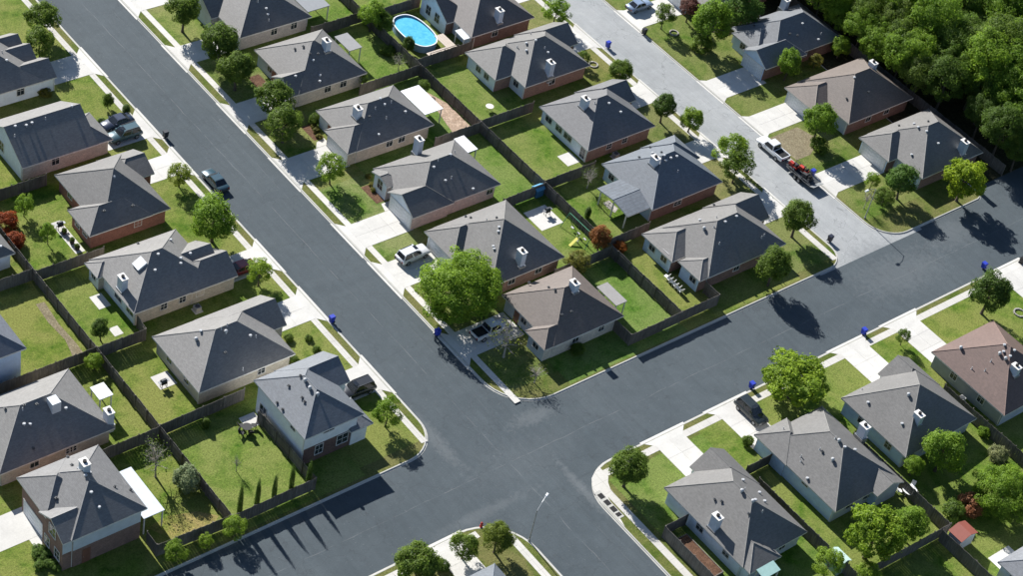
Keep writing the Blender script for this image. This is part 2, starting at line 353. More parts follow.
# lawns, one sheet for each lot (tint, brightness)
YE = [2.6, 15.6, 28.6, 42.3, 55.7, 68.7, 82, 96]
YW = [2.6, 16.6, 29.8, 43.5, 57.4, 71, 84.5, 98]
YC = [1.6, 16.9, 30.5, 44.2, 58, 72]
XS = [9.9, 23.8, 38.3, 54.3, 69, 84, 99]
def tint():
    b = random.uniform(0.9, 1.2); return (b*random.uniform(0.88, 1.1), b, b*random.uniform(0.8, 1.2))
LT = {}
for i in range(7):
    a, b = YE[i], YE[i+1]
    flat('lawn', f'mown front lawn of lot {i+1} counted from the corner, facing the dark street', rect(8.65, 15.5, 3.6 if i == 0 else a, b), 0.005, 'grass', tint())
    flat('lawn', f'fenced green back lawn of lot {i+1} counted from the corner, behind the dark street', rect(15.5, 33.8, 1.2 if i == 0 else a, b), 0.005, 'grass', (0.95*random.uniform(.85, 1), 1.14, 0.9))
    flat('lawn', f'fenced green back lawn of lot {i+1} counted from the corner, behind the pale street', rect(33.8, 53, 1.2 if i == 0 else a, b), 0.005, 'grass', (random.uniform(.9, 1.1), 1.12, 0.9))
    flat('lawn', f'front lawn of lot {i+1} counted from the corner, facing the pale street', rect(53, 59.35, 2.2 if i == 0 else a, b), 0.005, 'grass', tint())
    a, b = YW[i], YW[i+1]
    flat('lawn', f'front lawn of lot {i+1} counted from the white two-storey house', rect(-13, -5.0, 2.6 if i == 0 else a, b), 0.005, 'grass', (1.0, 1.12, 0.9))
    flat('lawn', f'fenced back lawn of lot {i+1} counted from the white two-storey house', rect(-29.1, -13, 1.4 if i == 0 else a, b), 0.005, 'grass', (1.05*random.uniform(.9, 1.08), 1.15, 0.9))
    flat('lawn', f'fenced back lawn of lot {i+1} counted from the two-storey house with clipped shrubs', rect(-52, -29.1, 1.4 if i == 0 else a, b), 0.005, 'grass', (1.05*random.uniform(.9, 1.1), 1.15, 0.9))
for i in range(4):
    flat('lawn', f'rough yellowish lawn of lot {i+1} beside the wood', rect(69.2, 88.0, 5.2 if i == 0 else YC[i], YC[i+1]), 0.005, 'grass', (0.9, 1.0, 0.95))
for i in range(5):
    flat('lawn', f'green lawn of lot {i+1} counted from the corner house with the mint awning', rect(XS[i] if i else 9.9, XS[i+1], -50, -12.2 if i == 0 else -11.75), 0.005, 'grass', (random.uniform(0.85, 1.0), 1.12, 0.85))
# pavements
def walk(label, pts): flat('sidewalk', label, pts, 0.016, 'sidewalk_concrete', None, 0.05)
walk('pale concrete sidewalk in front of the pink-walled house and its neighbours', rect(7.84, 8.65, 1.9, 200))
walk('pale concrete sidewalk in front of the white two-storey house and its neighbours', rect(-5.0, -4.22, 2.2, 200))
walk('pale concrete sidewalk along the pale street', rect(59.35, 60.25, 1.7, 200))
walk('pale concrete sidewalk in front of the four houses with wide white driveways', rect(10.2, 200, -11.75, -10.85))
walk('pale concrete sidewalk beside the raised garden bed of the mint awning house', rect(8.25, 9.15, -120, -14.0))
walk('pale curved concrete sidewalk at the storm drain corner', [(8.25, -14.0), (7.12, -18.3), (7.12, -13.5), (7.5, -12.3), (8.4, -11.1), (9.6, -10.4), (10.19, -10.3), (10.19, -11.85), (9.6, -12.5), (9.2, -13.4), (9.15, -14.0)][::-1][::-1])
walk('pale concrete sidewalk beside the street lamp', rect(-5.0, -4.1, -120, -12.6))
walk('pale concrete sidewalk beside the fire hydrant', rect(-90, -7.4, -11.5, -10.62))
# driveways: flared apron plus slabs
SLAB = {}
def slab(w, l):
    k = (round(w, 2), round(l, 2))
    if k not in SLAB:
        m = MB(); m.box(-w/2, w/2, -l/2, l/2, -0.03, 0.0); SLAB[k] = m.mesh('slab', 'concrete')
    return SLAB[k]
def driveway(label, kind, edge, inner, c0, c1, flare=1.3):
    """kind 'x': the drive runs along x from kerb line edge to inner, between y=c0 and y=c1; 'y' the same turned"""
    sg = 1 if inner > edge else -1
    def pt(u, v, z): return (u, v, z) if kind == 'x' else (v, u, z)
    b1 = edge+sg*0.5; b2 = edge+sg*1.35
    m = MB()
    g = lambda u, a, b, z: (pt(u, a, z), pt(u, b, z))
    rows = [g(edge-sg*0.02, c0-flare, c1+flare, ZR+0.03), g(edge+sg*0.27, c0-flare*.9, c1+flare*.9, ZR+0.05), g(edge+sg*0.5, c0-flare*.7, c1+flare*.7, 0.018), g(b2, c0, c1, 0.022), g(inner, c0, c1, 0.010)]
    for (a, b), (c, d) in zip(rows, rows[1:]): m.poly([a, b, d, c] if sg > 0 else [a, c, d, b])
    o = struct(m.build('driveway', ['kerb_concrete' if 0 else 'concrete', 'dark_joint']), label)
    L = abs(inner-b2); n = max(1, round(L/2.4)); wd = (c1-c0)
    for i in range(n):
        for k in range(2):
            l = L/n; w = wd/2
            u = b2+sg*(i+.5)*l; v = c0+(k+.5)*w
            s = ob('slab', slab(l-0.03, w-0.03) if kind == 'x' else slab(w-0.03, l-0.03), o, None, pt(u, v, 0.03))
    return o
for lab, y0, y1, inn in (('brown-roofed corner house', 10.1, 14.3, 15.8), ('grey house behind the white SUV', 23.1, 27.7, 15.0), ('pink-walled house', 31.0, 35.3, 14.9), ('tan-walled house with white patio cover', 44.4, 49.1, 14.8), ('house with square grey patio roof', 56.8, 61.1, 14.8), ('pale stone house', 70.6, 74.5, 15.2), ('house beyond the pale stone house', 83.2, 88, 15)):
    driveway('white concrete driveway of the '+lab, 'x', 6.45, inn, y0, y1)
for lab, y0, y1, inn in (('white two-storey house', 11.0, 15.3, -9.6), ('grey house with two round turbine vents', 23.8, 28.0, -9.4), ('house with the white skylight', 33.2, 37.2, -10.3), ('red brick house with a bent back wing', 52.4, 56.4, -9.8), ('gable-ended house with two parked cars', 60.0, 64.6, -10.3), ('house with three front gables', 74.1, 78.5, -10.6)):
    driveway('white concrete driveway of the '+lab, 'x', -2.95, inn, y0, y1)
for lab, y0, y1, inn in (('corner house with the row of white patio chairs', 11.0, 15.6, 54.6), ('blue-grey roofed house', 24.0, 28.2, 54.6), ('brick house with four rear windows', 36.9, 40.9, 54.6), ('brick house with a notched rear porch', 50.3, 54.9, 55.0), ('house beside the pool', 63, 67, 55)):
    driveway('white concrete driveway of the '+lab, 'x', 61.35, inn, y0, y1, 1.0)
for lab, y0, y1, inn in (('house under the yellow-green tree', 11.1, 15.3, 78.9), ('brown-roofed house beside the pickup', 24.5, 28.6, 77.4), ('house with the garage gable tinted blue for sky light', 33.1, 37.3, 77.5), ('house with the blue car', 50.8, 55.2, 78.5)):
    driveway('cream concrete driveway of the '+lab, 'x', 68.45, inn, y0, y1, 0.7)
for lab, x0, x1, inn in (('corner house with the mint awning', 17.9, 22.0, -17.6), ('house with the black SUV', 27.6, 32.0, -17.2), ('house with the broad-leaved back tree', 48.0, 52.3, -17.8), ('red-brown roofed house', 57.3, 61.5, -17.9), ('lot beside the big dark green street tree', 77.2, 81.6, -17)):
    driveway('white concrete driveway of the '+lab, 'y', -9.75, inn, x0, x1)
driveway('white concrete driveway with a clipped round bush beside it', 'y', -9.65, -17.5, -12.9, -9.4, 0.8)
flat('driveway', 'pale driveway of the two-storey house with clipped shrubs', [(-62, 11.1), (-45.9, 11.1), (-45.9, 15.2), (-62, 15.2)], 0.02, 'concrete', None, 0.05)
flat('path', 'short concrete path to the door of the two-storey house with clipped shrubs', [(-47.3, 9.4), (-45.9, 9.4), (-45.9, 11.08), (-47.3, 11.08)], 0.018, 'concrete', None, 0.05)
flat('path', 'short concrete path to the door of the pink-walled house', [(13.7, 35.34), (15.6, 35.34), (15.6, 36.7), (14.1, 36.7)], 0.018, 'concrete', None, 0.05)
flat('path', 'short concrete path to the door of the tan-walled house', [(12.9, 49.14), (14.9, 49.14), (14.9, 50.4), (13.6, 50.1)], 0.018, 'concrete', None, 0.05)

# ------------------------------------------------------------------ houses
def blk(x0, x1, y0, y1, ax='x', e='hh', s=0.64, ez=2.38): return dict(x0=x0, x1=x1, y0=y0, y1=y1, ax=ax, e=e, s=s, ez=ez)
def blk_z(b, x, y):
    if not (b['x0'] <= x <= b['x1'] and b['y0'] <= y <= b['y1']): return -9
    dx = (x-b['x0'], b['x1']-x); dy = (y-b['y0'], b['y1']-y)
    if b['ax'] == 'x': ds = [dy[0], dy[1]]+[dx[i] for i in (0, 1) if b['e'][i] == 'h']
    else: ds = [dx[0], dx[1]]+[dy[i] for i in (0, 1) if b['e'][i] == 'h']
    return b['ez']+b['s']*min(ds)
def roof_pts(b):
    x0, x1, y0, y1, z = b['x0'], b['x1'], b['y0'], b['y1'], b['ez']
    if b['ax'] == 'x':
        h = (y1-y0)/2; rz = z+b['s']*h; ym = (y0+y1)/2
        xa = x0+(h if b['e'][0] == 'h' else 0); xb = x1-(h if b['e'][1] == 'h' else 0)
        if xa > xb: xa = xb = (xa+xb)/2
        return [(x0, y0, z), (x1, y0, z), (x1, y1, z), (x0, y1, z), (xa, ym, rz), (xb, ym, rz)]
    h = (x1-x0)/2; rz = z+b['s']*h; xm = (x0+x1)/2
    ya = y0+(h if b['e'][0] == 'h' else 0); yb = y1-(h if b['e'][1] == 'h' else 0)
    if ya > yb: ya = yb = (ya+yb)/2
    return [(x1, y0, z), (x1, y1, z), (x0, y1, z), (x0, y0, z), (xm, ya, rz), (xm, yb, rz)]
TH = 0.17
HS = {}
_wm = {}
def window_mesh(w, h):
    k = (w, h)
    if k not in _wm:
        a = MB(); t = 0.07     # local: x across, y outward, z up
        a.box(-w/2-t, w/2+t, 0.0, 0.05, h, h+t); a.box(-w/2-t, w/2+t, 0.0, 0.07, -t, 0)
        a.box(-w/2-t, -w/2, 0, 0.05, 0, h); a.box(w/2, w/2+t, 0, 0.05, 0, h)
        a.box(-0.02, 0.02, 0.005, 0.04, 0, h); a.box(-w/2, -0.02, 0.005, 0.035, h/2-0.02, h/2+0.02); a.box(0.02, w/2, 0.005, 0.035, h/2-0.02, h/2+0.02)
        p = MB(); p.box(-w/2, w/2, -0.02, 0.015, 0, h)
        _wm[k] = (a.mesh('window', 'trim_white'), p.mesh('pane', 'window_glass'))
    return _wm[k]
_gm = {}
def garage_meshes(w):
    if w not in _gm:
        f = MB(); t = 0.1
        f.box(-w/2-t, w/2+t, 0, 0.05, 2.1, 2.1+t); f.box(-w/2-t, -w/2, 0, 0.05, 0, 2.1); f.box(w/2, w/2+t, 0, 0.05, 0, 2.1)
        p = MB(); p.box(-w/2, w/2, -0.03, 0.02, 0.01, 0.515)
        for i in range(4):
            c = -w/2+w*(i+.5)/4; p.box(c-w/8*.78, c+w/8*.78, 0.02, 0.032, 0.1, 0.42)
        _gm[w] = (f.mesh('garage_door', 'trim_white'), p.mesh('panel', 'white_metal'))
    return _gm[w]
SIDE = {'N': (0, 1), 'S': (0, -1), 'E': (1, 0), 'W': (-1, 0)}
SROT = {'N': 0.0, 'S': math.pi, 'E': -math.pi/2, 'W': math.pi/2}
vent_m = None
def small_meshes():
    global vent_m
    a = MB(); a.tube((0, 0, -0.25), (0, 0, 0.22), 0.13, 0.13, 8); a.tube((0, 0, 0.2), (0, 0, 0.3), 0.24, 0.17, 8); v1 = a.mesh('roof_vent', 'vent_metal')
    a = MB(); a.tube((0, 0, -0.25), (0, 0, 0.42), 0.06, 0.06, 6); a.tube((0, 0, -0.08), (0, 0, 0.06), 0.15, 0.08, 6); v2 = a.mesh('vent_pipe', 'vent_metal')
    a = MB(); a.tube((0, 0, -0.3), (0, 0, 0.2), 0.14, 0.14, 8); a.ball((0, 0, 0.36), 0.26, 0.24, 10, 6); v3 = a.mesh('turbine_vent', 'vent_metal')
    a = MB(); a.tube((0, 0, -0.25), (0, 0, 0.34), 0.07, 0.07, 6); a.box(-0.17, 0.17, -0.17, 0.17, 0.12, 0.2); v4 = a.mesh('vent_pipe', 'dark_metal')
    vent_m = dict(v=v1, p=v2, t=v3, d=v4)
small_meshes()
def zroof(bl, x, y): return max(blk_z(b, x, y) for b in bl)
def on_roof(bl, px, py):
    z = 10.0
    while z > 2.0:
        p = P(px, py, z)
        if zroof(bl, p[0], p[1]) >= z: return p
        z -= 0.02
    return P(px, py, 3.0)
GUT = []
def house(key, label, blocks, roof, wall, front, garage=None, chim=(), vents=(), wins='auto', ccol=(0.52, 0.58, 0.66), extra_vents=0, name='house', seed=0, door=None, gcol=(0.66, 0.66, 0.64)):
    """wall: dict side -> (material, colour) with key '*' as default; front = side the garage faces; garage = index of its block"""
    rnd = random.Random(hash(key) % 1000 if seed == 0 else seed)
    x0 = min(b['x0'] for b in blocks); x1 = max(b['x1'] for b in blocks); y0 = min(b['y0'] for b in blocks); y1 = max(b['y1'] for b in blocks)
    O = ((x0+x1)/2, (y0+y1)/2, 0.0)
    for i, b in enumerate(blocks): b['ez'] += -0.012*i
    root = thing(name, label, 'house', O); HS[key] = (blocks, root, O)
    for bi, b in enumerate(blocks):
        m = MB(O); fas = MB(O)
        t = roof_pts(b); t2 = [(p[0], p[1], p[2]-TH) for p in t]
        ends = ((3, 0, 4), (1, 2, 5))
        m.faces(t+t2, [(0, 1, 5, 4), (2, 3, 4, 5), (7, 6, 10, 11), (9, 8, 11, 10)] + [e for i, e in enumerate(ends) if b['e'][i] == 'h'] + [tuple(k+6 for k in e[::-1]) for i, e in enumerate(ends) if b['e'][i] == 'h'])
        fl = [(0, 6, 7, 1), (2, 8, 9, 3)]
        for i, (a, c, r) in enumerate(ends):
            fl += [(a, a+6, c+6, c)] if b['e'][i] == 'h' else [(a, a+6, r+6, r), (r, r+6, c+6, c)]
        fas.faces(t+t2, fl)
        rf = m.build('roof' if bi == 0 else 'wing_roof', 'shingle', root, roof)
        fas.build('fascia', 'trim_white', rf)
        # ridge and hip caps, only where nothing covers them
        segs = [(4, 5)] + [(a, r) for i, (a, c, r) in enumerate(ends) if b['e'][i] == 'h'] + [(c, r) for i, (a, c, r) in enumerate(ends) if b['e'][i] == 'h']
        for a, c in segs:
            A = Vector(t[a]); C = Vector(t[c]); run = None
            if (C-A).length < 0.4: continue
            for k in range(25):
                md = A.lerp(C, (k+.5)/25) if k < 24 else None
                bad = md is None or any(o is not b and blk_z(o, md.x, md.y) > md.z-0.06 for o in blocks)
                if not bad and run is None: run = k
                if bad and run is not None:
                    cp = MB(O); cp.tube(A.lerp(C, run/24), A.lerp(C, k/24), 0.05, 0.05, 6); cp.build('ridge_cap', 'shingle', rf, tuple(min(0.6, q*1.45) for q in roof)); run = None
    # walls, one mesh for each side material
    def wf(mt, pts): g = MB(O); g.poly(pts); g.build('wall', mt[0], root, mt[1])
    for bi, b in enumerate(blocks):
        o = 0.42+0.004*bi; g = 0.22+0.004*bi
        ix = [b['x0']+(g if (b['ax'] == 'x' and b['e'][0] == 'g') else o), b['x1']-(g if (b['ax'] == 'x' and b['e'][1] == 'g') else o)]
        iy = [b['y0']+(g if (b['ax'] == 'y' and b['e'][0] == 'g') else o), b['y1']-(g if (b['ax'] == 'y' and b['e'][1] == 'g') else o)]
        b['wall'] = (ix[0], ix[1], iy[0], iy[1])
        if b.get('open'):   # porch roof on posts
            for yy in (iy[0]+.1, (iy[0]+iy[1])/2, iy[1]-.1):
                pm = MB(O); pm.box(ix[0], ix[0]+.14, yy-.07, yy+.07, 0, b['ez']-TH); pm.build('porch_post', 'trim_white', root)
            continue
        zt = b['ez']-TH+b['s']*o+0.05
        half = ((b['y1']-b['y0']) if b['ax'] == 'x' else (b['x1']-b['x0']))/2
        za = b['ez']+b['s']*half-0.09
        for sd, (a, c) in dict(S=((ix[0], iy[0]), (ix[1], iy[0])), E=((ix[1], iy[0]), (ix[1], iy[1])), N=((ix[1], iy[1]), (ix[0], iy[1])), W=((ix[0], iy[1]), (ix[0], iy[0]))).items():
            gi = {'x': {'W': 0, 'E': 1}, 'y': {'S': 0, 'N': 1}}[b['ax']].get(sd)
            pts = [(a[0], a[1], -0.05), (c[0], c[1], -0.05), (c[0], c[1], zt), (a[0], a[1], zt)]
            if gi is not None and b['e'][gi] == 'g': pts.insert(3, ((a[0]+c[0])/2, (a[1]+c[1])/2, za))
            mt = wall.get(sd, wall['*'])
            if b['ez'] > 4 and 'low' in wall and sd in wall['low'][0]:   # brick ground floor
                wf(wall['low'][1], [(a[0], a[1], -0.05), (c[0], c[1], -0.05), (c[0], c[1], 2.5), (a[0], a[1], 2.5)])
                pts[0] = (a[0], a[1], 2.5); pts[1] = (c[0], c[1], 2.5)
            wf(mt, pts)
    # gutters' down pipes at corners of the main block
    bx = blocks[0]['wall']; dp = MB(O)
    dp.box(bx[0]-0.09, bx[0]-0.01, bx[2]+0.1, bx[2]+0.18, 0, blocks[0]['ez']-0.1)
    dp.build('down_pipe', 'trim_white', root)
    # garage door and front door
    if garage is not None:
        b = blocks[garage]; wx = b['wall']; gw = 4.2 if front in 'EW' and (b['y1']-b['y0']) > 5 or front in 'NS' and (b['x1']-b['x0']) > 5 else 3.6
        fm, pm = garage_meshes(gw); n = SIDE[front]
        cx = (wx[0]+wx[1])/2 if n[0] == 0 else (wx[1] if n[0] > 0 else wx[0]); cy = (wx[2]+wx[3])/2 if n[1] == 0 else (wx[3] if n[1] > 0 else wx[2])
        gd = ob('garage_door', fm, root, None, (cx-O[0]+n[0]*0.01, cy-O[1]+n[1]*0.01, 0.0), SROT[front])
        for k in range(4): ob('panel', pm, gd, None, (0, 0, 0.02+0.52*k))
    # windows
    def win(bi, sd, u, w=0.95, h=1.35, z=0.95):
        b = blocks[bi]; wx = b['wall']; n = SIDE[sd]
        x = wx[0]+(wx[1]-wx[0])*u if n[0] == 0 else (wx[1] if n[0] > 0 else wx[0]); y = wx[2]+(wx[3]-wx[2])*u if n[1] == 0 else (wx[3] if n[1] > 0 else wx[2])
        for oi, o in enumerate(blocks):
            if oi != bi and o['x0']+0.3 < x+n[0]*0.3 < o['x1']-0.3 and o['y0']+0.3 < y+n[1]*0.3 < o['y1']-0.3: return
        a, p = window_mesh(w, h)
        wo = ob('window', a, root, None, (x-O[0]+n[0]*0.012, y-O[1]+n[1]*0.012, z), SROT[sd]); ob('pane', p, wo)
    if wins == 'auto':
        wins = [(0, 'S', 0.25), (0, 'S', 0.55), (0, 'W', 0.3), (0, 'W', 0.55), (0, 'W', 0.8), (0, 'E', 0.3), (0, 'E', 0.7), (0, 'N', 0.4), (0, 'N', 0.7)]
    for wn in wins: win(*wn)
    # front door
    fd = door or (0, front, 0.5)
    b = blocks[fd[0]]; wx = b['wall']; n = SIDE[fd[1]]
    x = wx[0]+(wx[1]-wx[0])*fd[2] if n[0] == 0 else (wx[1] if n[0] > 0 else wx[0]); y = wx[2]+(wx[3]-wx[2])*fd[2] if n[1] == 0 else (wx[3] if n[1] > 0 else wx[2])
    dm = MB(); dm.box(-0.45, 0.45, -0.02, 0.035, 0.02, 2.05); dm.box(-0.3, -0.05, 0.035, 0.045, 1.1, 1.85); dm.box(0.05, 0.3, 0.035, 0.045, 1.1, 1.85); dm.box(-0.3, 0.3, 0.035, 0.045, 0.2, 0.9)
    do = dm.build('door', 'painted', root, (0.2, 0.09, 0.06), False, (x-O[0]+n[0]*0.01, y-O[1]+n[1]*0.01, 0)); do.rotation_euler = (0, 0, SROT[fd[1]])
    hm = MB(); hm.ball((0.36, 0.07, 1.0), 0.04); hm.build('handle', 'grey_metal', do)
    # chimneys
    for c in chim:
        px, py = c[0], c[1]; hh = c[2] if len(c) > 2 else 1.5; p = on_roof(blocks, px, py); cm = MB(O); cw, cl = (0.36, 0.52)
        cm.box(p[0]-cw, p[0]+cw, p[1]-cl, p[1]+cl, p[2]-1.2, p[2]+hh)
        co = cm.build('chimney', 'siding', root, ccol); k = MB(O)
        k.box(p[0]-cw-0.07, p[0]+cw+0.07, p[1]-cl-0.07, p[1]+cl+0.07, p[2]+hh, p[2]+hh+0.1); k.build('cap', 'trim_white', co)
        k = MB(O); k.tube((p[0], p[1], p[2]+hh+0.1), (p[0], p[1], p[2]+hh+0.32), 0.2, 0.2, 8); k.build('flue', 'black', co)
        k = MB(O); k.box(p[0]-cw-0.12, p[0]+cw+0.12, p[1]-cl-0.12, p[1]+cl+0.12, p[2]-0.9, p[2]-0.1); k.build('flashing', 'grey_metal', co)
    for v in vents:
        p = on_roof(blocks, v[0], v[1]); kd = v[2] if len(v) > 2 else rnd.choice('vvp')
        ob({'v': 'roof_vent', 'p': 'vent_pipe', 't': 'turbine_vent', 'd': 'vent_pipe'}[kd], vent_m[kd], root, None, (p[0]-O[0], p[1]-O[1], p[2]), rnd.random()*3, 0.85)
    return root
def tv(tx, ty, lst, s=5.982): return [(tx+a[0]/s, ty+a[1]/s)+tuple(a[2:]) for a in lst]

GREY = (0.186, 0.179, 0.170); DARK = (0.13, 0.135, 0.145); BLUE = (0.145, 0.165, 0.19); BROWN = (0.172, 0.140, 0.120); RBROWN = (0.17, 0.11, 0.092); LIGHT = (0.232, 0.224, 0.213)
BR = ('brick', (0.30, 0.20, 0.165)); BRD = ('brick', (0.215, 0.14, 0.118)); PINK = ('brick', (0.55, 0.46, 0.44)); TAN = ('brick', (0.46, 0.41, 0.345)); STONE = ('brick', (0.42, 0.39, 0.385)); CREAM = ('brick', (0.52, 0.48, 0.43))
WS = ('siding', (0.74, 0.80, 0.88)); BS = ('siding', (0.56, 0.69, 0.84)); GS = ('siding', (0.46, 0.50, 0.56)); SBL = ('siding', (0.50, 0.65, 0.86)); TS = ('siding', (0.50, 0.45, 0.39))  # WS, BS and SBL carry the blue sky light of shaded walls in their colour
# east row along the dark street
house('E1a', 'low house with pale grey stone side wall behind the twin round trees', [blk(14.7, 26.0, 70.0, 80.6), blk(13.6, 19.5, 75.2, 80.8, 'x', 'gh')], GREY, {'*': STONE, 'W': GS}, 'W', None, (), tv(171, 0, [(570, 55), (580, 90), (585, 125), (520, 10)]), seed=3, wins=[(0, 'S', 0.5), (0, 'S', 0.8), (0, 'E', 0.5), (0, 'W', 0.3)], door=(0, 'W', 0.35))
house('E1b', 'grey-roofed house with a square flat grey patio roof', [blk(15.0, 25.7, 56.7, 67.1), blk(13.9, 20.0, 56.75, 61.4, 'x', 'gh')], GREY, {'*': CREAM, 'W': GS}, 'W', 1, tv(171, 0, [(925, 290, 1.3)]), tv(171, 0, [(740, 295, 'd'), (790, 280, 'd'), (850, 365), (890, 455), (890, 490), (745, 460), (830, 325, 'd'), (880, 325, 'd')]), seed=4, wins=[(0, 'S', 0.45), (0, 'S', 0.7), (0, 'E', 0.4), (0, 'W', 0.7)], door=(0, 'W', 0.6))
house('E1c', 'grey-roofed house with tan brick side wall and white patio cover', [blk(15.2, 27.3, 44.1, 53.1), blk(13.9, 20.5, 44.15, 49.4, 'x', 'hh')], GREY, {'*': TAN, 'W': WS}, 'W', 1, tv(341, 96, [(95, 120, 1.3)]), tv(341, 96, [(205, 78), (260, 55), (300, 40), (270, 135), (385, 98), (225, 235), (170, 125, 'd'), (235, 20)]), seed=5, wins=[(0, 'S', 0.45), (0, 'S', 0.62), (0, 'E', 0.4), (0, 'W', 0.7)], door=(0, 'W', 0.72))
house('E1d', 'grey-roofed house with pink brick side wall and white garage gable', [blk(15.2, 27.9, 30.9, 40.5, s=0.62), blk(14.2, 20.5, 30.7, 36.1, 'x', 'gh', 0.62), blk(14.6, 17.4, 36.6, 40.0, 'x', 'gh', 0.3, 2.55)], GREY, {'*': PINK, 'W': WS}, 'W', 1, tv(341, 96, [(455, 335, 2.1)]), tv(341, 96, [(580, 388), (555, 430), (655, 355), (680, 340), (660, 493), (625, 510), (790, 560)]), seed=6, wins=[(0, 'S', 0.93), (0, 'E', 0.4), (0, 'E', 0.7), (2, 'W', 0.5)], door=(0, 'W', 0.5))
house('E1e', 'grey-roofed house partly under the huge bright green tree', [blk(15.4, 26.6, 16.6, 28.2), blk(14.0, 20.6, 22.4, 28.15, 'x', 'hh')], GREY, {'*': BR, 'W': WS}, 'W', 1, tv(512, 192, [(45, 425, 1.9)]), tv(341, 192, [(745, 150, 'd'), (775, 157, 'd'), (870, 170), (930, 157, 'd'), (945, 215), (940, 240), (910, 330), (915, 345)]), seed=7, wins=[(0, 'S', 0.3), (0, 'S', 0.7), (0, 'E', 0.4), (0, 'E', 0.75)], door=(0, 'W', 0.3))
house('E1f', 'brown-roofed corner house with pale side wall', [blk(15.6, 26.4, 5.2, 14.9), blk(14.3, 19.6, 5.25, 8.9, 'x', 'hh')], BROWN, {'*': CREAM, 'W': GS}, 'W', None, tv(500, 270, [(468, 120, 1.0)], 6.39), tv(500, 270, [(185, 85, 'd'), (310, 115, 'd'), (350, 130, 'd'), (455, 270, 'd'), (395, 290, 'd')], 6.39), seed=8, wins=[(0, 'S', 0.75, 0.8, 1.0), (0, 'S', 0.35), (0, 'W', 0.6), (1, 'W', 0.5), (0, 'E', 0.6)], door=(0, 'W', 0.75))
# row along the pale street
house('E2a', 'brown-roofed house with white rear siding beside the pool', [blk(43.2, 54.2, 57.0, 67.6), blk(42.0, 46.5, 61.0, 67.5, 'x', 'gh')], (0.165, 0.145, 0.135), {'*': BRD, 'W': WS}, 'E', None, tv(341, 0, [(938, 120, 1.7)]), [], seed=9, wins=[(0, 'S', 0.4), (1, 'W', 0.35), (1, 'W', 0.7), (0, 'W', 0.25)])
house('E2b', 'dark-roofed brick house with a notched rear porch', [blk(43.0, 54.4, 45.0, 54.7), blk(40.3, 47.5, 48.0, 54.75, 'x', 'hh'), blk(49.0, 56.0, 49.6, 55.0, 'x', 'hg')], GREY, {'*': BR, 'W': WS}, 'E', 2, tv(512, 0, [(218, 440, 1.9)]), tv(512, 0, [(30, 283), (85, 262), (142, 245), (85, 305), (195, 290), (215, 318), (112, 207, 'p')]), seed=10, wins=[(0, 'S', 0.45), (1, 'W', 0.3), (1, 'W', 0.6), (0, 'W', 0.2)])
house('E2c', 'dark-roofed brick house with four rear windows in white siding', [blk(42.2, 53.9, 30.9, 41.0), blk(48.5, 55.2, 36.3, 41.3, 'x', 'hg')], (0.155, 0.155, 0.16), {'*': BR, 'W': WS}, 'E', 1, tv(512, 96, [(430, 62, 1.3)]), tv(512, 96, [(580, 48), (650, 100), (495, 45), (445, 10)]), seed=11, wins=[(0, 'S', 0.35, 0.8, 0.8), (0, 'S', 0.6, 0.8, 0.8), (0, 'W', 0.08, 0.9, 1.7, 0.3), (0, 'W', 0.42, 1.5, 1.4), (0, 'W', 0.62, 1.2, 1.4), (0, 'W', 0.85, 1.2, 1.5), (0, 'E', 0.3)])
house('E2d', 'blue-grey roofed brick house with a wide rear porch roof', [blk(42.2, 54.4, 18.1, 28.1), dict(blk(38.5, 47.0, 18.6, 24.6, 'x', 'gh', 0.14, 2.45), open=True), blk(49, 55.0, 23.2, 28.3, 'x', 'hh')], BLUE, {'*': BRD, 'W': BS}, 'E', None, tv(512, 96, [(850, 405, 1.0)]), tv(512, 96, [(840, 345), (893, 340, 'd'), (910, 360), (920, 390), (950, 375), (985, 365), (990, 455), (760, 370, 'd'), (825, 310, 'd')]), seed=12, wins=[(0, 'S', 0.4, 1.2, 0.7), (0, 'W', 0.85), (0, 'E', 0.3)])
house('E2e', 'grey-roofed corner house with a row of white patio chairs behind', [blk(40.2, 53.6, 5.3, 15.3), blk(38.0, 46.0, 9.6, 15.35, 'x', 'hh', 0.5), blk(38.8, 45.0, 5.35, 9.4, 'x', 'hh', 0.5), blk(48.5, 55.2, 10.0, 15.5, 'x', 'hg')], GREY, {'*': BRD, 'W': BS}, 'E', 3, (), tv(682, 192, [(105, 172), (205, 155), (190, 80, 'd'), (130, 225, 't'), (190, 210), (258, 183), (325, 150), (222, 312), (475, 275), (490, 262, 'p')]), seed=13, wins=[(0, 'S', 0.4), (0, 'W', 0.5, 1.4, 1.4), (1, 'W', 0.25, 1.0, 1.6), (1, 'W', 0.7, 1.0, 1.4), (2, 'W', 0.3, 1.0, 1.4)])
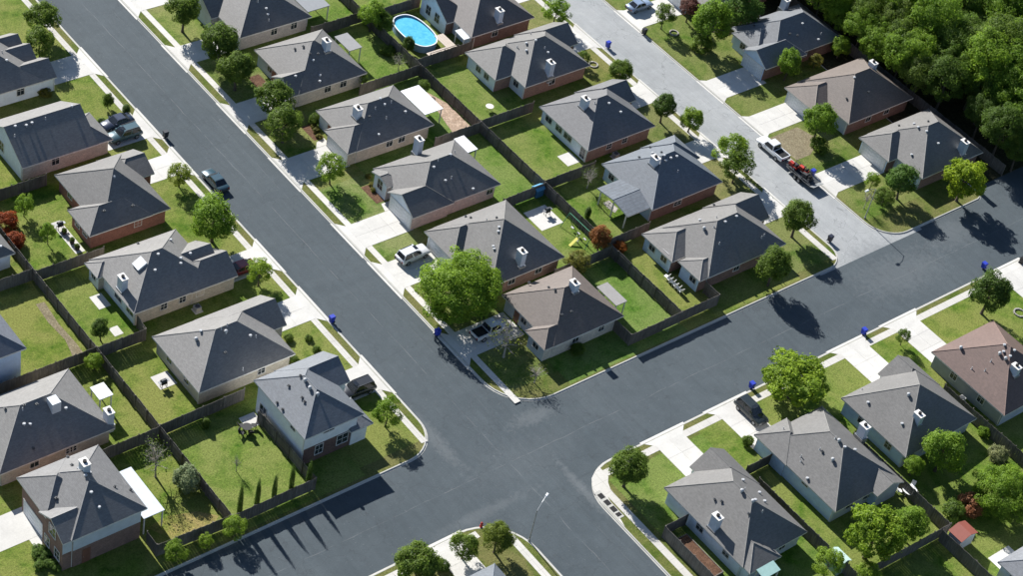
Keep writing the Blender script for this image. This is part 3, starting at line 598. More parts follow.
# houses beside the wood
house('E3a', 'dark-roofed house with garage gable tinted blue for sky light, shaded by trees', [blk(79.0, 92.6, 34.0, 43.0), blk(76.8, 85.0, 33.4, 38.4, 'x', 'gh'), blk(78.2, 83.5, 36.6, 42.0, 'x', 'hh')], (0.165, 0.175, 0.19), {'*': BRD, 'W': BS}, 'W', 1, tv(682, 0, [(608, 45, 1.4)]), tv(682, 0, [(645, 205, 'd'), (690, 215, 'd'), (830, 205), (720, 145), (815, 240), (430, 155, 'd')]), seed=14, door=(0, 'W', 0.8), wins=[(0, 'S', 0.5), (2, 'W', 0.6)])
house('E3b', 'brown-roofed house with a cream driveway beside the parked pickup', [blk(79.0, 92.1, 19.1, 29.3), blk(76.4, 84.0, 23.2, 29.2, 'x', 'hh', 0.5)], BROWN, {'*': BRD, 'W': GS}, 'W', 1, tv(852, 0, [(118, 405, 0.9)]), tv(763, 0, [(320, 380, 'd'), (405, 355, 'd'), (430, 240), (350, 300)], 3.838), seed=15, wins=[(0, 'S', 0.35), (0, 'S', 0.65), (0, 'W', 0.3)], door=(0, 'W', 0.3))
house('E3c', 'grey-roofed house half hidden by the yellow-green tree', [blk(79.9, 92.3, 6.0, 16.4), blk(78.2, 85, 10.7, 16.35, 'x', 'hh')], GREY, {'*': BRD, 'W': BS}, 'W', 1, tv(852, 96, [(652, 335, 1.8)]), tv(852, 96, [(280, 180, 'd'), (370, 170), (395, 190), (445, 215), (455, 155, 'd'), (515, 288), (355, 355)]), seed=16, wins=[(0, 'S', 0.5), (0, 'W', 0.2)], door=(0, 'W', 0.3))
house('E3z', 'house at the head of the driveway with the blue car', [blk(78.8, 92, 47.5, 57.5), blk(77.5, 84, 50.2, 56, 'x', 'gh')], GREY, {'*': BR, 'W': BS}, 'W', 1, (), [], seed=17)
# four houses with wide white driveways
house('Sa', 'grey-roofed corner house with a white side chimney and mint patio awning', [blk(12.8, 22.5, -30.2, -17.5, 'y'), blk(17.4, 22.6, -22.5, -16.6, 'y', 'hg'), blk(12.9, 17.6, -31.2, -26.0, 'y', 'hh', 0.5)], (0.175, 0.169, 0.161), {'*': GS, 'W': WS, 'E': BR}, 'N', 1, tv(660, 480, [(345, 300, 1.7)], 6.39), tv(660, 480, [(520, 78, 't'), (540, 62), (590, 145, 't'), (608, 132), (635, 85), (668, 140), (565, 220, 'd'), (348, 128, 'd'), (392, 140, 'd'), (652, 207), (530, 5)], 6.39), seed=18, wins=[(0, 'W', 0.2, 0.9, 0.9, 1.1), (0, 'W', 0.55, 1.0, 1.1), (0, 'S', 0.7), (0, 'E', 0.5)])
house('Sb', 'grey-roofed house with pale side wall tinted blue for sky light and black SUV in its driveway', [blk(27.3, 37.5, -29.8, -17.4, 'y'), blk(27.2, 32.4, -22.0, -16.7, 'y', 'hh'), blk(33.2, 37.6, -30.6, -25.0, 'y', 'gh', 0.48)], (0.175, 0.169, 0.161), {'*': GS, 'W': SBL}, 'N', 1, tv(750, 420, [(712, 95, 1.5)], 6.39), tv(750, 420, [(212, 60), (545, 118), (565, 140, 't'), (445, 190, 'p'), (460, 205, 'd'), (325, 235), (325, 265, 'p'), (525, 262, 't'), (365, 378), (605, 178), (670, 195)], 6.39), seed=19, wins=[(0, 'W', 0.4, 0.9, 0.5, 1.6), (0, 'S', 0.3, 1.6, 1.2), (0, 'S', 0.6, 1.6, 1.2), (0, 'E', 0.5)])
house('Sc', 'grey-roofed house with a square white chimney on its dark roof slope', [blk(40.5, 52.8, -28.1, -17.6, 'y'), blk(47.5, 52.9, -22, -16.9, 'y', 'hg')], (0.175, 0.169, 0.161), {'*': GS, 'W': SBL}, 'N', 1, tv(852, 384, [(385, 225, 1.2)]), tv(852, 384, [(58, 38), (95, 115), (335, 72, 't'), (298, 242), (388, 60), (420, 45)]), seed=20, wins=[(0, 'W', 0.25, 0.9, 1.0), (0, 'W', 0.7), (0, 'S', 0.5)])
house('Sd', 'red-brown roofed house with dark grey-green side wall', [blk(56.2, 67.6, -29.5, -17.6, 'y')], RBROWN, {'*': GS, 'W': ('siding', (0.30, 0.32, 0.32))}, 'N', None, tv(852, 288, [(968, 505, 1.0)]), tv(852, 288, [(648, 365, 't'), (880, 400, 't'), (915, 430, 't'), (910, 345), (905, 385), (830, 440), (795, 495), (715, 485, 'p'), (945, 412), (970, 378)]), seed=21, wins=[(0, 'W', 0.3), (0, 'W', 0.7), (0, 'S', 0.5)])
# row across the dark street
house('W1a', 'grey-roofed house with a row of three small front gables', [blk(-23.0, -12.2, 72.7, 83.1), blk(-18, -10.3, 72.75, 77.2, 'x', 'hg'), blk(-17, -10.9, 76.4, 80.8, 'x', 'hg'), blk(-17, -11.2, 79.0, 83.2, 'x', 'hg')], LIGHT, {'*': WS}, 'E', 1, (), tv(0, 0, [(40, 365), (12, 315, 'p')]), seed=22, wins=[(0, 'S', 0.75), (0, 'S', 0.3)])
house('W1b', 'long gable-ended house with cream side wall and two cars outside', [blk(-22.3, -12.2, 59.2, 68.4, 'x', 'gg', 0.62), blk(-16.0, -10.2, 59.25, 65.0, 'x', 'hh', 0.62)], LIGHT, {'*': CREAM, 'W': WS}, 'E', 1, (), tv(0, 96, [(92, 185), (158, 180), (192, 165), (272, 140), (88, 242), (430, 65)]), seed=23, wins=[(0, 'S', 0.45), (0, 'W', 0.6), (0, 'N', 0.5)])
house('W1c', 'grey-roofed red brick house with a bent back wing', [blk(-19.6, -10.6, 45.3, 56.5), blk(-21.3, -13.0, 45.25, 50.4, 'x', 'hh'), blk(-14.0, -9.0, 51.6, 56.6, 'x', 'hg', 0.52)], GREY, {'*': ('brick', (0.30, 0.14, 0.11))}, 'E', 2, (), tv(0, 96, [(565, 465, 'd'), (655, 470, 't'), (668, 482, 't'), (682, 495, 't')]) + tv(0, 145, [(400, 255, 'd'), (510, 235, 'd')], 3.838), seed=24, wins=[(0, 'S', 0.55, 0.9, 0.8), (0, 'W', 0.75), (1, 'W', 0.3), (1, 'W', 0.7)])
house('W1d', 'grey-roofed house with a white square skylight and white rear chimney', [blk(-23.3, -12.0, 31.95, 41.9), blk(-19, -10.9, 33.4, 39.2, 'x', 'hg'), blk(-16, -9.8, 31.9, 37.2, 'x', 'hg'), blk(-24.0, -18.5, 38.8, 41.7, 'x', 'hh', 0.5)], LIGHT, {'*': TAN, 'W': WS}, 'E', 2, tv(80, 230, [(270, 370, 1.6)], 6.39), tv(80, 230, [(500, 160, 'v'), (480, 262, 'v'), (645, 185), (645, 218), (705, 155), (580, 68), (370, 90, 'd')], 6.39), seed=25, wins=[(0, 'S', 0.35, 0.8, 0.9), (0, 'S', 0.58, 0.8, 0.9), (0, 'S', 0.8), (0, 'W', 0.12, 1.4, 1.4), (0, 'W', 0.4, 1.4, 1.2), (3, 'W', 0.5, 0.9, 1.4)])
house('W1e', 'grey-roofed house with two round white turbine vents', [blk(-23.4, -11.0, 18.3, 28.0), blk(-18, -9.3, 22.6, 28.05, 'x', 'hg')], LIGHT, {'*': TAN, 'W': TS}, 'E', 1, (), tv(171, 288, [(150, 315, 't'), (328, 270, 't'), (335, 225, 'p'), (300, 245), (178, 262), (475, 290), (507, 295, 'p'), (325, 390, 'd'), (430, 490)]), seed=26, wins=[(0, 'S', 0.68, 0.9, 0.9), (0, 'W', 0.3), (0, 'W', 0.7)])
house('W1f', 'white-sided two-storey house with a blue-grey roof on the corner', [blk(-18.65, -11.1, 5.5, 15.3, 'y', 'hh', 0.6, 4.75), blk(-16, -9.6, 10.2, 15.4, 'x', 'hg', 0.6, 4.75), blk(-12.5, -9.6, 5.4, 9.7, 'x', 'hh', 0.4, 2.7)], (0.175, 0.19, 0.21), {'*': ('siding', (0.82, 0.84, 0.86)), 'low': ('S', ('brick', (0.14, 0.09, 0.08)))}, 'E', 1, (), tv(240, 370, [(310, 105, 'd'), (415, 75, 't'), (445, 125, 't'), (395, 180, 'd'), (410, 205, 'd'), (235, 212, 'd'), (270, 255, 'd'), (495, 165, 't'), (385, 40, 'd')], 6.39), seed=27, name='two_storey_house', wins=[(0, 'S', 0.45, 1.3, 0.9, 3.9), (0, 'W', 0.25, 0.8, 1.2, 3.6), (0, 'W', 0.85, 1.2, 1.6, 0.5), (0, 'S', 0.3), (0, 'S', 0.75, 1.4, 1.4), (0, 'N', 0.4, 1, 1.3, 3.6), (0, 'E', 0.2, 1, 1.3, 3.6)], door=(2, 'E', 0.5))  # ground-floor brick colour darkened for the shadow it stands in
house('W2a', 'pale-walled house beside the red-leaved shrubs', [blk(-41, -29.9, 46.6, 57)], GREY, {'*': WS}, 'W', None, (), tv(0, 192, [(5, 330)]), seed=28)
house('W2b', 'pale blue two-storey house behind the gravel-edged lawn', [blk(-48.2, -37.1, 30.7, 40.8, 'x', 'hh', 0.6, 4.75)], (0.165, 0.18, 0.21), {'*': ('siding', (0.56, 0.68, 0.86))}, 'W', None, (), [], seed=29, name='two_storey_house')
house('W2c', 'grey-roofed house with a white roof box and a corner chimney', [blk(-46.8, -33.6, 18.2, 28.0)], LIGHT, {'*': TAN}, 'W', None, tv(0, 384, [(648, 225, 1.6)]), tv(0, 384, [(135, 155, 'p'), (145, 130, 'd'), (145, 245), (182, 245), (220, 125, 'd'), (200, 390, 'd'), (395, 150), (30, 150, 'd')]), seed=30, wins=[(0, 'S', 0.62, 0.7, 0.7), (0, 'S', 0.66, 0.7, 0.7), (0, 'S', 0.3), (0, 'E', 0.5, 1.4, 2.0, 0.1), (0, 'E', 0.2)])
house('W2d', 'grey-roofed two-storey house with clipped shrubs beside its driveway', [blk(-45.8, -37.4, 5.5, 15.2, 'y', 'hh', 0.6, 4.75), blk(-46.5, -41.0, 9.3, 15.25, 'x', 'hh', 0.6, 4.75), blk(-46.7, -41.5, 5.6, 10.4, 'x', 'gh', 0.58, 4.7)], (0.20, 0.197, 0.195), {'*': BRD, 'S': ('siding', (0.55, 0.60, 0.65)), 'low': ('S', BRD)}, 'W', 1, tv(0, 384, [(505, 510, 1.0)]), tv(0, 384, [(405, 440, 'd'), (430, 488, 'd'), (512, 552, 'v')]) + tv(10, 480, [(295, 120, 'd'), (520, 85, 'v'), (570, 180, 'v'), (670, 45, 'd'), (770, 65, 'd')], 6.39), seed=31, name='two_storey_house', wins=[(2, 'W', 0.5, 1.2, 1.4, 3.4), (0, 'E', 0.4), (0, 'E', 0.4, 1, 1.3, 3.6), (2, 'W', 0.25, 0.9, 1.3), (2, 'W', 0.75, 0.9, 1.3)], door=(0, 'S', 0.2))
p = P(495, 562, 2.6)
house('SWa', 'house with a pale blue-grey roof tip beside the fire hydrant corner', [blk(p[0]-10.5, p[0], p[1]-12, p[1], 'y', 'hh', 0.5)], BLUE, {'*': WS}, 'N', None, (), [], seed=32)
p = P(1023, 556, 2.6)
house('BRa', 'pale grey roofed house beside the red-roofed shed', [blk(p[0]-3.0, p[0]+9, p[1]-9, p[1]+1.0)], (0.22, 0.23, 0.25), {'*': WS}, 'E', None, (), [], seed=33)
# skylight, roof box, panels: parts of their houses
def roof_part(key, name, px, py, w, l, h, mt, color=None, tilt=None, lift=0.0):
    bl, root, O = HS[key]; p = on_roof(bl, px, py); e = 0.05
    nx = (zroof(bl, p[0]+e, p[1])-zroof(bl, p[0]-e, p[1]))/(2*e); ny = (zroof(bl, p[0], p[1]+e)-zroof(bl, p[0], p[1]-e))/(2*e)
    m = MB(); m.box(-w/2, w/2, -l/2, l/2, -0.05 if tilt != 'flat' else -0.8, h)
    o = m.build(name, mt, root, color, False, (p[0]-O[0], p[1]-O[1], p[2]+lift))
    if tilt != 'flat': o.rotation_mode = 'QUATERNION'; o.rotation_quaternion = Vector((-nx, -ny, 1)).to_track_quat('Z', 'Y') @ Matrix.Rotation(math.pi/2 if abs(nx) > abs(ny) else 0, 4, 'Z').to_quaternion()
    return o
roof_part('W1d', 'skylight', *tv(80, 230, [(385, 218)], 6.39)[0], 1.3, 1.3, 0.25, 'white_metal')
o = roof_part('W2c', 'roof_box', *tv(0, 384, [(322, 135)])[0], 1.0, 1.2, 1.0, 'siding', (0.6, 0.63, 0.66), 'flat')

# patio covers (each on posts) ------------------------------------------------
def cover(label, x0, x1, y0, y1, z, mt, color=None, slope=0.0, cat='patio cover'):
    r = thing('patio_cover', label, cat, ((x0+x1)/2, (y0+y1)/2, 0)); O = r.location
    m = MB(O); dz = slope
    m.faces([(x0, y0, z-dz-.1), (x1, y0, z-dz-.1), (x1, y1, z-.1), (x0, y1, z-.1), (x0, y0, z-dz), (x1, y0, z-dz), (x1, y1, z), (x0, y1, z)], [(3, 2, 1, 0), (4, 5, 6, 7), (0, 1, 5, 4), (1, 2, 6, 5), (2, 3, 7, 6), (3, 0, 4, 7)])
    m.build('roof_sheet', mt, r, color)
    for (x, y) in ((x0+.15, y0+.15), (x1-.15, y0+.15), (x0+.15, y1-.15), (x1-.15, y1-.15)):
        k = MB(O); zz = z-0.1-(dz*(y1-y)/(y1-y0)); k.box(x-.06, x+.06, y-.06, y+.06, 0, zz); k.build('post', 'trim_white', r)
    return r
def bb(pts): xs = [p[0] for p in pts]; ys = [p[1] for p in pts]; return min(xs), max(xs), min(ys), max(ys)
def bbt(tx, ty, lst, z, s=5.982):
    """axis-aligned rectangle from its left, top, right, bottom corner pixels"""
    l, t, r, b = [T(tx, ty, a[0], a[1], z, s) for a in lst]
    return ((l[0]+b[0])/2, (t[0]+r[0])/2, (r[1]+b[1])/2, (l[1]+t[1])/2)
cover('flat white patio cover behind the tan-walled house', 27.35, 30.3, 46.2, 51.6, 2.45, 'white_metal')
cover('small flat white patio cover behind the pink-walled house', 27.8, 29.4, 37.6, 40.6, 2.45, 'white_metal')
cover('square flat grey patio roof behind a low grey house', *bbt(250, 0, [(320, 140), (375, 125), (430, 180), (385, 195)], 2.5, 3.838), 2.5, 'matte', (0.26, 0.26, 0.26))
cover('flat grey patio roof behind the pale stone house', 26.0, 29.6, 71, 76, 2.5, 'matte', (0.24, 0.25, 0.26))
cover('flat grey patio roof behind the brown-roofed corner house', *bbt(500, 270, [(605, 105), (695, 80), (810, 200), (750, 225)], 2.5, 6.39), 2.5, 'matte', (0.27, 0.26, 0.25))
cover('flat white patio cover on the house with the roof box', *bbt(0, 384, [(540, 20), (615, -10), (685, 65), (590, 92)], 2.6), 2.6, 'white_metal')
cover('white awning on posts beside the pool', *bbt(341, 0, [(675, 175), (760, 165), (808, 205), (740, 235)], 2.3), 2.3, 'white_metal', None, 0.15)
cover('pale blue-white patio cover on the two-storey house with clipped shrubs', -37.4, -35.0, 6.0, 12.6, 2.6, 'painted', (0.50, 0.55, 0.60))
cover('mint green patio awning on a grey-roofed corner house', 13.9, 16.4, -32.4, -31.05, 2.4, 'painted', (0.30, 0.46, 0.43), 0.25)
# patios and beds
def patio(label, pts, mt='concrete', z=0.02): flat('patio' if mt == 'concrete' else 'garden_bed', label, pts, z, mt, None, 0.05)
def rb(b): return rect(*b)
patio('square concrete patio behind the house with the skylight', rb(bbt(0, 288, [(535, 60), (605, 25), (660, 105), (595, 130)], 0)))
patio('small square concrete slab by the fence behind the house with the skylight', rb(bbt(0, 288, [(655, 245), (700, 222), (737, 270), (685, 295)], 0)))
patio('square concrete patio behind the house with turbine vents', rb(bbt(0, 285, [(580, 355), (640, 328), (682, 380), (612, 402)], 0, 3.838)))
patio('narrow concrete strip behind the red brick house', rect(-22.8, -21.6, 45.6, 51.5))
patio('square concrete patio with black furniture behind the white two-storey house', rb(bbt(171, 384, [(405, 215), (480, 165), (555, 225), (470, 277)], 0)))
patio('large white concrete patio behind the grey house near the swing set', rb(bbt(512, 192, [(70, 125), (200, 75), (300, 180), (180, 237)], 0)))
patio('small square concrete patio behind the brick house with four rear windows', rb(bbt(512, 96, [(275, 360), (340, 335), (412, 392), (330, 422)], 0)))
patio('concrete slab beside the pale grey roofed house', rb(bbt(852, 480, [(812, 470), (935, 392), (985, 440), (905, 552)], 0)))
patio('peach gravel bed along the back fence of the tan-walled house', [(30.4, 42.8), (33.5, 42.8), (33.6, 49.2), (32.6, 52.2), (31.2, 52.2), (31.5, 48.6), (30.9, 45.6)], 'gravel')
patio('pale gravel bed along the fence beside the pale blue two-storey house', [(-31.5, 30.2), (-29.9, 30.2), (-29.8, 33), (-30.0, 36.5), (-29.7, 40.3), (-30.7, 40.4), (-30.9, 37.2), (-30.6, 34.0), (-31.0, 32.0)], 'soil')
patio('rough stone edging beside the blue-grey roofed house', [P(*tv(512, 192, [q])[0])[:2] for q in ((545, 65), (580, 50), (635, 100), (615, 125), (570, 95))], 'stone')
patio('bare mulch bed by the front of the house under the twin round trees', rect(12.9, 14.6, 62.0, 65.0), 'mulch')
patio('mulch bed by the front of the pink-walled house', rect(13.6, 15.0, 37.0, 40.4), 'mulch')
patio('mulch bed by the front of the tan-walled house', rect(13.5, 15.0, 50.5, 53.5), 'mulch')
patio('bare dry soil patch beside the parked pickup', [(69.3, 23.8), (74.5, 23.8), (75.5, 20.4), (72, 18.6), (69.3, 18.6)], 'soil', 0.012)
flat('lawn', 'dry yellowed lawn patch behind the two-storey house with clipped shrubs', [(-36.5, 6.6), (-35.0, 4.0), (-31.0, 3.4), (-29.4, 4.4), (-31, 6.0), (-34.0, 7.0)], 0.012, 'grass', (1.6, 1.3, 1.5))

# ------------------------------------------------------------------ fences
_fm = {}
def fence_panel(l):
    k = round(l, 1)
    if k not in _fm:
        m = MB(); n = max(3, int(round(k/0.3))); w = k/n; r = random.Random(int(k*10))
        for i in range(n): m.box(i*w+0.008, (i+1)*w-0.008, -0.015+r.uniform(-.008, .008), 0.015+r.uniform(-.006, .006), 0.04, 1.84+r.uniform(-0.04, 0.04))
        for z in (0.35, 1.45): m.box(0, k, 0.02, 0.06, z, z+0.09)
        _fm[k] = m.mesh('panel', 'fence_wood')
    return _fm[k], k
_pm = MB(); _pm.box(-0.05, 0.05, 0.02, 0.12, 0, 1.9); POSTM = _pm.mesh('post', 'fence_wood')
def fence(label, *pts):
    r = thing('wooden_fence', label, 'fence', (pts[0][0], pts[0][1], 0), 0, 'wooden fences round the back yards')
    for a, b in zip(pts, pts[1:]):
        L = math.hypot(b[0]-a[0], b[1]-a[1]); n = max(1, round(L/2.4)); l = L/n; ang = math.atan2(b[1]-a[1], b[0]-a[0])
        me, k = fence_panel(l)
        for i in range(n):
            x = a[0]+(b[0]-a[0])*i/n-pts[0][0]; y = a[1]+(b[1]-a[1])*i/n-pts[0][1]
            dz = random.uniform(-0.04, 0.03)
            ob('panel', me, r, None, (x, y, dz), ang+random.uniform(-.006, .006), (l/k, 1, 1)); ob('post', POSTM, r, None, (x, y, 0), ang)
        ob('post', POSTM, r, None, (b[0]-pts[0][0], b[1]-pts[0][1], 0), ang)
fence('long wooden fence behind the yards of the dark street and the pale street', (33.8, 2.7), (33.8, 96))
fence('wooden fence beside the corner lawn of the brown-roofed corner house', (25.6, 6.0), (25.6, 2.7), (33.7, 2.7))
fence('wooden fence between the brown-roofed corner house and the grey house behind the white SUV', (24.6, 15.75), (33.7, 15.75))
fence('wooden fence between the grey house behind the white SUV and the pink-walled house', (27.0, 28.9), (33.7, 28.9))
fence('wooden fence between the pink-walled house and the tan-walled house', (26.4, 42.35), (33.7, 42.35))
fence('wooden fence between the tan-walled house and the house with the square grey patio roof', (24.0, 55.6), (33.7, 55.6))
fence('wooden fence between the pale stone house and the house with the square grey patio roof', (25.2, 68.7), (33.7, 68.7))
fence('wooden fence round the yard with the row of white patio chairs', (33.9, 2.75), (40.0, 2.75), (40.0, 5.2))
fence('wooden fence between the blue-grey roofed house and the house with white patio chairs', (33.9, 16.9), (41.0, 16.9))
fence('wooden fence between the blue-grey roofed house and the brick house with four rear windows', (33.9, 29.3), (42.4, 29.3))
fence('wooden fence between the two brick houses on the pale street', (33.9, 42.6), (42.8, 42.6))
fence('wooden fence below the oval pool', (33.9, 56.8), (43.4, 56.8))
fence('wooden fence above the oval pool', (33.9, 68.2), (43.0, 68.2))
fence('long wooden fence behind the yards of the white two-storey house and its neighbours', (-29.1, 2.6), (-29.1, 98))
fence('wooden fence beside the tall slim cypress trees', (-29.0, 2.5), (-18.8, 2.5), (-18.8, 12.6), (-18.9, 13.4))
fence('wooden fence between the white two-storey house and the house with turbine vents', (-29.0, 16.7), (-18.4, 16.95))
fence('wooden fence between the house with turbine vents and the house with the skylight', (-29.0, 29.8), (-23.0, 29.8), (-22.8, 31.9))
fence('wooden fence between the house with the skylight and the red brick house', (-29.0, 43.5), (-20.4, 43.5))
fence('wooden fence between the red brick house and the gable-ended house', (-29.0, 57.6), (-20.0, 57.6))
fence('wooden fence between the gable-ended house and the house with three front gables', (-29.0, 70.6), (-21, 70.6))
fence('wooden fence between the pale blue two-storey house and the roof box house', (-46, 29.9), (-29.2, 29.9))
fence('wooden fence between the red-leaved shrubs and the pale blue two-storey house', (-46, 44.0), (-29.2, 44.0))
fence('wooden fence between the house with the roof box and the two-storey house with clipped shrubs', (-36.5, 16.6), (-29.2, 16.6))
fence('wooden fence behind the three small street trees', (-37.6, 5.0), (-37.6, 3.0), (-29.2, 2.6))
fence('wooden fence beside the raised garden bed', (13.0, -21.4), (9.7, -21.4), (9.95, -40))
fence('wooden fence between the mint awning house and the house with the black SUV', (23.7, -21.5), (23.75, -38))
fence('short wooden fence closing the side yard of the house with the black SUV', (23.8, -19.6), (27.6, -19.6))
fence('wooden fence between the black SUV house and the broad-leaved back tree', (38.4, -22), (38.3, -37.4))
fence('wooden fence behind the yard of the house with the black SUV', (24.0, -37.0), (38.2, -37.4))
fence('wooden fence between the broad-leaved back tree and the red-brown roofed house', (54.2, -22), (54.2, -40))
fence('wooden fence running past the red-roofed shed', (36.8, -37.6), (36.8, -60))
fence('wooden fence at the edge of the shaded wood', (93.8, 2.9), (93.8, 60))

# ------------------------------------------------------------------ trees
def rotm(n):
    """orthonormal frames for an array of normals"""
    up = np.tile(np.array([0.0, 0, 1]), (len(n), 1)); up[np.abs(n[:, 2]) > 0.95] = (1, 0, 0)
    a = np.cross(up, n); a /= np.linalg.norm(a, axis=1)[:, None]; return a, np.cross(n, a)
def crown_mesh(name, seed, K, cr, nleaf, ls, shape=(1, 1, 0.95), shell=0.62, cut=-0.75, matn='leaf', up=0.35):
    g = np.random.default_rng(seed)
    c = g.normal(size=(K, 3)); c /= np.linalg.norm(c, axis=1)[:, None]
    c[:, 2] = np.where(c[:, 2] < cut, -c[:, 2]*0.4, c[:, 2])
    rad = shell*(g.uniform(0.35, 1.0, K)**0.45)*g.uniform(0.88, 1.12, K); c *= rad[:, None]
    crs = cr*g.uniform(0.65, 1.3, K); tintc = g.uniform(0.1, 0.9, K)
    w = crs**2; w /= w.sum(); idx = g.choice(K, nleaf, p=w)
    d = g.normal(size=(nleaf, 3)); d /= np.linalg.norm(d, axis=1)[:, None]
    out = c[idx]/np.maximum(1e-3, np.linalg.norm(c[idx], axis=1)[:, None])
    flip = (np.einsum('ij,ij->i', d, out) < -0.35) & (g.random(nleaf) < 0.8); d[flip] *= -1
    rr = crs[idx]*(0.55+0.45*g.random(nleaf)**0.5)*np.where(g.random(nleaf) < 0.16, g.uniform(1.05, 1.6, nleaf), 1.0)
    p = (c[idx]+d*rr[:, None])*np.array(shape)
    n = d*0.7+out*0.35+g.normal(size=(nleaf, 3))*0.45+np.array([0, 0, up]); n /= np.linalg.norm(n, axis=1)[:, None]
    a, b = rotm(n); th = g.uniform(0, 2*np.pi, nleaf)[:, None]
    u = a*np.cos(th)+b*np.sin(th); v = -a*np.sin(th)+b*np.cos(th)
    s = (ls*g.uniform(0.6, 1.35, nleaf))[:, None]
    bend = n*s*0.25
    V = np.stack([p-u*s, p-v*s*0.55+bend, p+u*s, p+v*s*0.55+bend], 1).reshape(-1, 3)
    me = bpy.data.meshes.new(name); me.vertices.add(len(V)); me.vertices.foreach_set('co', V.ravel())
    me.loops.add(nleaf*4); me.loops.foreach_set('vertex_index', np.arange(nleaf*4))
    me.polygons.add(nleaf); me.polygons.foreach_set('loop_start', np.arange(0, nleaf*4, 4))
    at = me.attributes.new('tint', 'FLOAT', 'FACE'); at.data.foreach_set('value', np.clip(tintc[idx]*0.5+g.uniform(0, 0.55, nleaf), 0, 1))
    me.materials.append(MATS[matn]); me.update(calc_edges=True); me.validate(); return me, c*np.array(shape)
def trunk_mesh(name, zc, cs, r0, matn='bark', seed=0, limbs=7, twigs=0):
    g = random.Random(seed); m = MB()
    k1 = Vector((g.uniform(-.05, .05), g.uniform(-.05, .05), zc*0.45)); top = Vector((g.uniform(-.1, .1), g.uniform(-.1, .1), zc))
    m.tube((0, 0, -0.05), (0, 0, 0.12), r0*1.5, r0*1.05, 7, 0, False); m.tube((0, 0, 0.12), k1, r0*1.05, r0*0.85, 7, 0, False); m.tube(k1, top, r0*0.85, r0*0.35, 6, 0, False)
    cs = list(cs); g.shuffle(cs)
    for c in cs[:limbs]:
        e = Vector((c[0], c[1], c[2]+zc)); b = k1.lerp(top, g.uniform(0.1, 0.8)); md = b.lerp(e, 0.5)+Vector((0, 0, 0.06))
        m.tube(b, md, r0*0.45, r0*0.3, 5, 0, False); m.tube(md, e, r0*0.3, r0*0.1, 5, 0, False)
        for _ in range(twigs):
            q = md.lerp(e, g.random()); t = q+Vector((g.uniform(-.3, .3), g.uniform(-.3, .3), g.uniform(0.05, .35)))
            m.tube(q, t, r0*0.14, r0*0.04, 4, 0, False)
            for _ in range(2): t2 = q.lerp(t, g.uniform(.4, .9)); m.tube(t2, t2+Vector((g.uniform(-.18, .18), g.uniform(-.18, .18), g.uniform(0, .2))), r0*0.07, r0*0.03, 3, 0, False)
    return m.mesh(name, matn)
TREES = {}
def proto(kind, nvar, zc, r0, **kw):
    tm = kw.pop('trunk', {}); TREES[kind] = []
    for i in range(nvar):
        me, c = crown_mesh('crown', 100+i*7+sum(map(ord, kind)), **kw); tr = trunk_mesh('trunk', zc, c, r0, seed=i, **tm); TREES[kind].append((me, tr, zc))
proto('dense', 3, 1.58, 0.075, K=95, cr=0.23, nleaf=15000, ls=0.042, shape=(1, 1, 1.0), shell=0.80)
proto('mid', 4, 1.35, 0.065, K=70, cr=0.23, nleaf=9000, ls=0.044, shape=(1, 1, 0.9), shell=0.80)
proto('airy', 4, 1.3, 0.05, K=55, cr=0.21, nleaf=5600, ls=0.044, shape=(1, 1, 0.9), shell=0.84)
proto('big', 2, 0.74, 0.05, K=260, cr=0.14, nleaf=42000, ls=0.021, shape=(1, 1, 0.72), shell=0.84)
proto('wood', 5, 1.7, 0.05, K=170, cr=0.17, nleaf=20000, ls=0.027, shape=(1, 1, 0.95), shell=0.86)
proto('tall', 2, 1.65, 0.07, K=80, cr=0.26, nleaf=12000, ls=0.05, shape=(1, 1, 1.35), shell=0.78)
proto('cypress', 2, 3.2, 0.1, K=60, cr=0.4, nleaf=8000, ls=0.09, shape=(1, 1, 4.2), shell=0.72, cut=-2, trunk=dict(limbs=0))
proto('shrub', 3, 0.62, 0.05, K=45, cr=0.28, nleaf=5000, ls=0.06, shape=(1, 1, 0.8), shell=0.74)
proto('weep', 2, 1.25, 0.06, K=95, cr=0.16, nleaf=12000, ls=0.042, shape=(1, 1, 0.85), shell=0.82, up=-0.1)
proto('bare', 2, 1.35, 0.055, K=40, cr=0.3, nleaf=240, ls=0.05, shape=(1, 1, 1.0), shell=0.85, trunk=dict(matn='pale_bark', limbs=22, twigs=4))
_tc = [0]
def tree(px, py, R, kind, label, color=(1, 1, 1), zs=1.0, cat='tree', group=None, name=None, xy=None, s=None):
    R *= 1.0 if kind in ('cypress', 'bare') else 1.1
    vs = TREES[kind]; _tc[0] += 1; me, tr, zc = vs[_tc[0] % len(vs)]
    h = zc*R*zs; p = xy or P(px, py, h)
    nm = name or {'cypress': 'cypress_tree', 'shrub': 'shrub', 'bare': 'bare_tree'}.get(kind, 'tree')
    r = thing(nm, label, cat, (p[0], p[1], 0), (_tc[0]*2.39) % 6.28, group); r.scale = (R*(s or 1), R*(s or 1), R*zs)
    ob('trunk', tr, r); ob('crown', me, r, color, (0, 0, zc)); return r
YG = (1.55, 1.35, 0.9); LG = (1.1, 1.12, 1.0); DG = (0.7, 0.8, 0.85); BRT = (1.5, 1.6, 1.0); RED = (2.6, 0.45, 0.9); OLV = (1.6, 1.05, 1.3); LIM = (1.85, 1.8, 1.15)
tree(184, 9, 2.1, 'dense', 'round dark green tree beside the top white driveway', LG)
tree(220, 41, 2.4, 'dense', 'larger of the twin round trees in front of the pale stone house', LG)
tree(237, 67, 2.15, 'dense', 'smaller of the twin round trees in front of the pale stone house', LG)
tree(274, 98, 2.4, 'mid', 'leafy tree at the front corner of the low house with square patio roof', LG)
tree(285, 121, 2.3, 'mid', 'spreading tree casting a dark shadow over the tan-walled house driveway', LG)
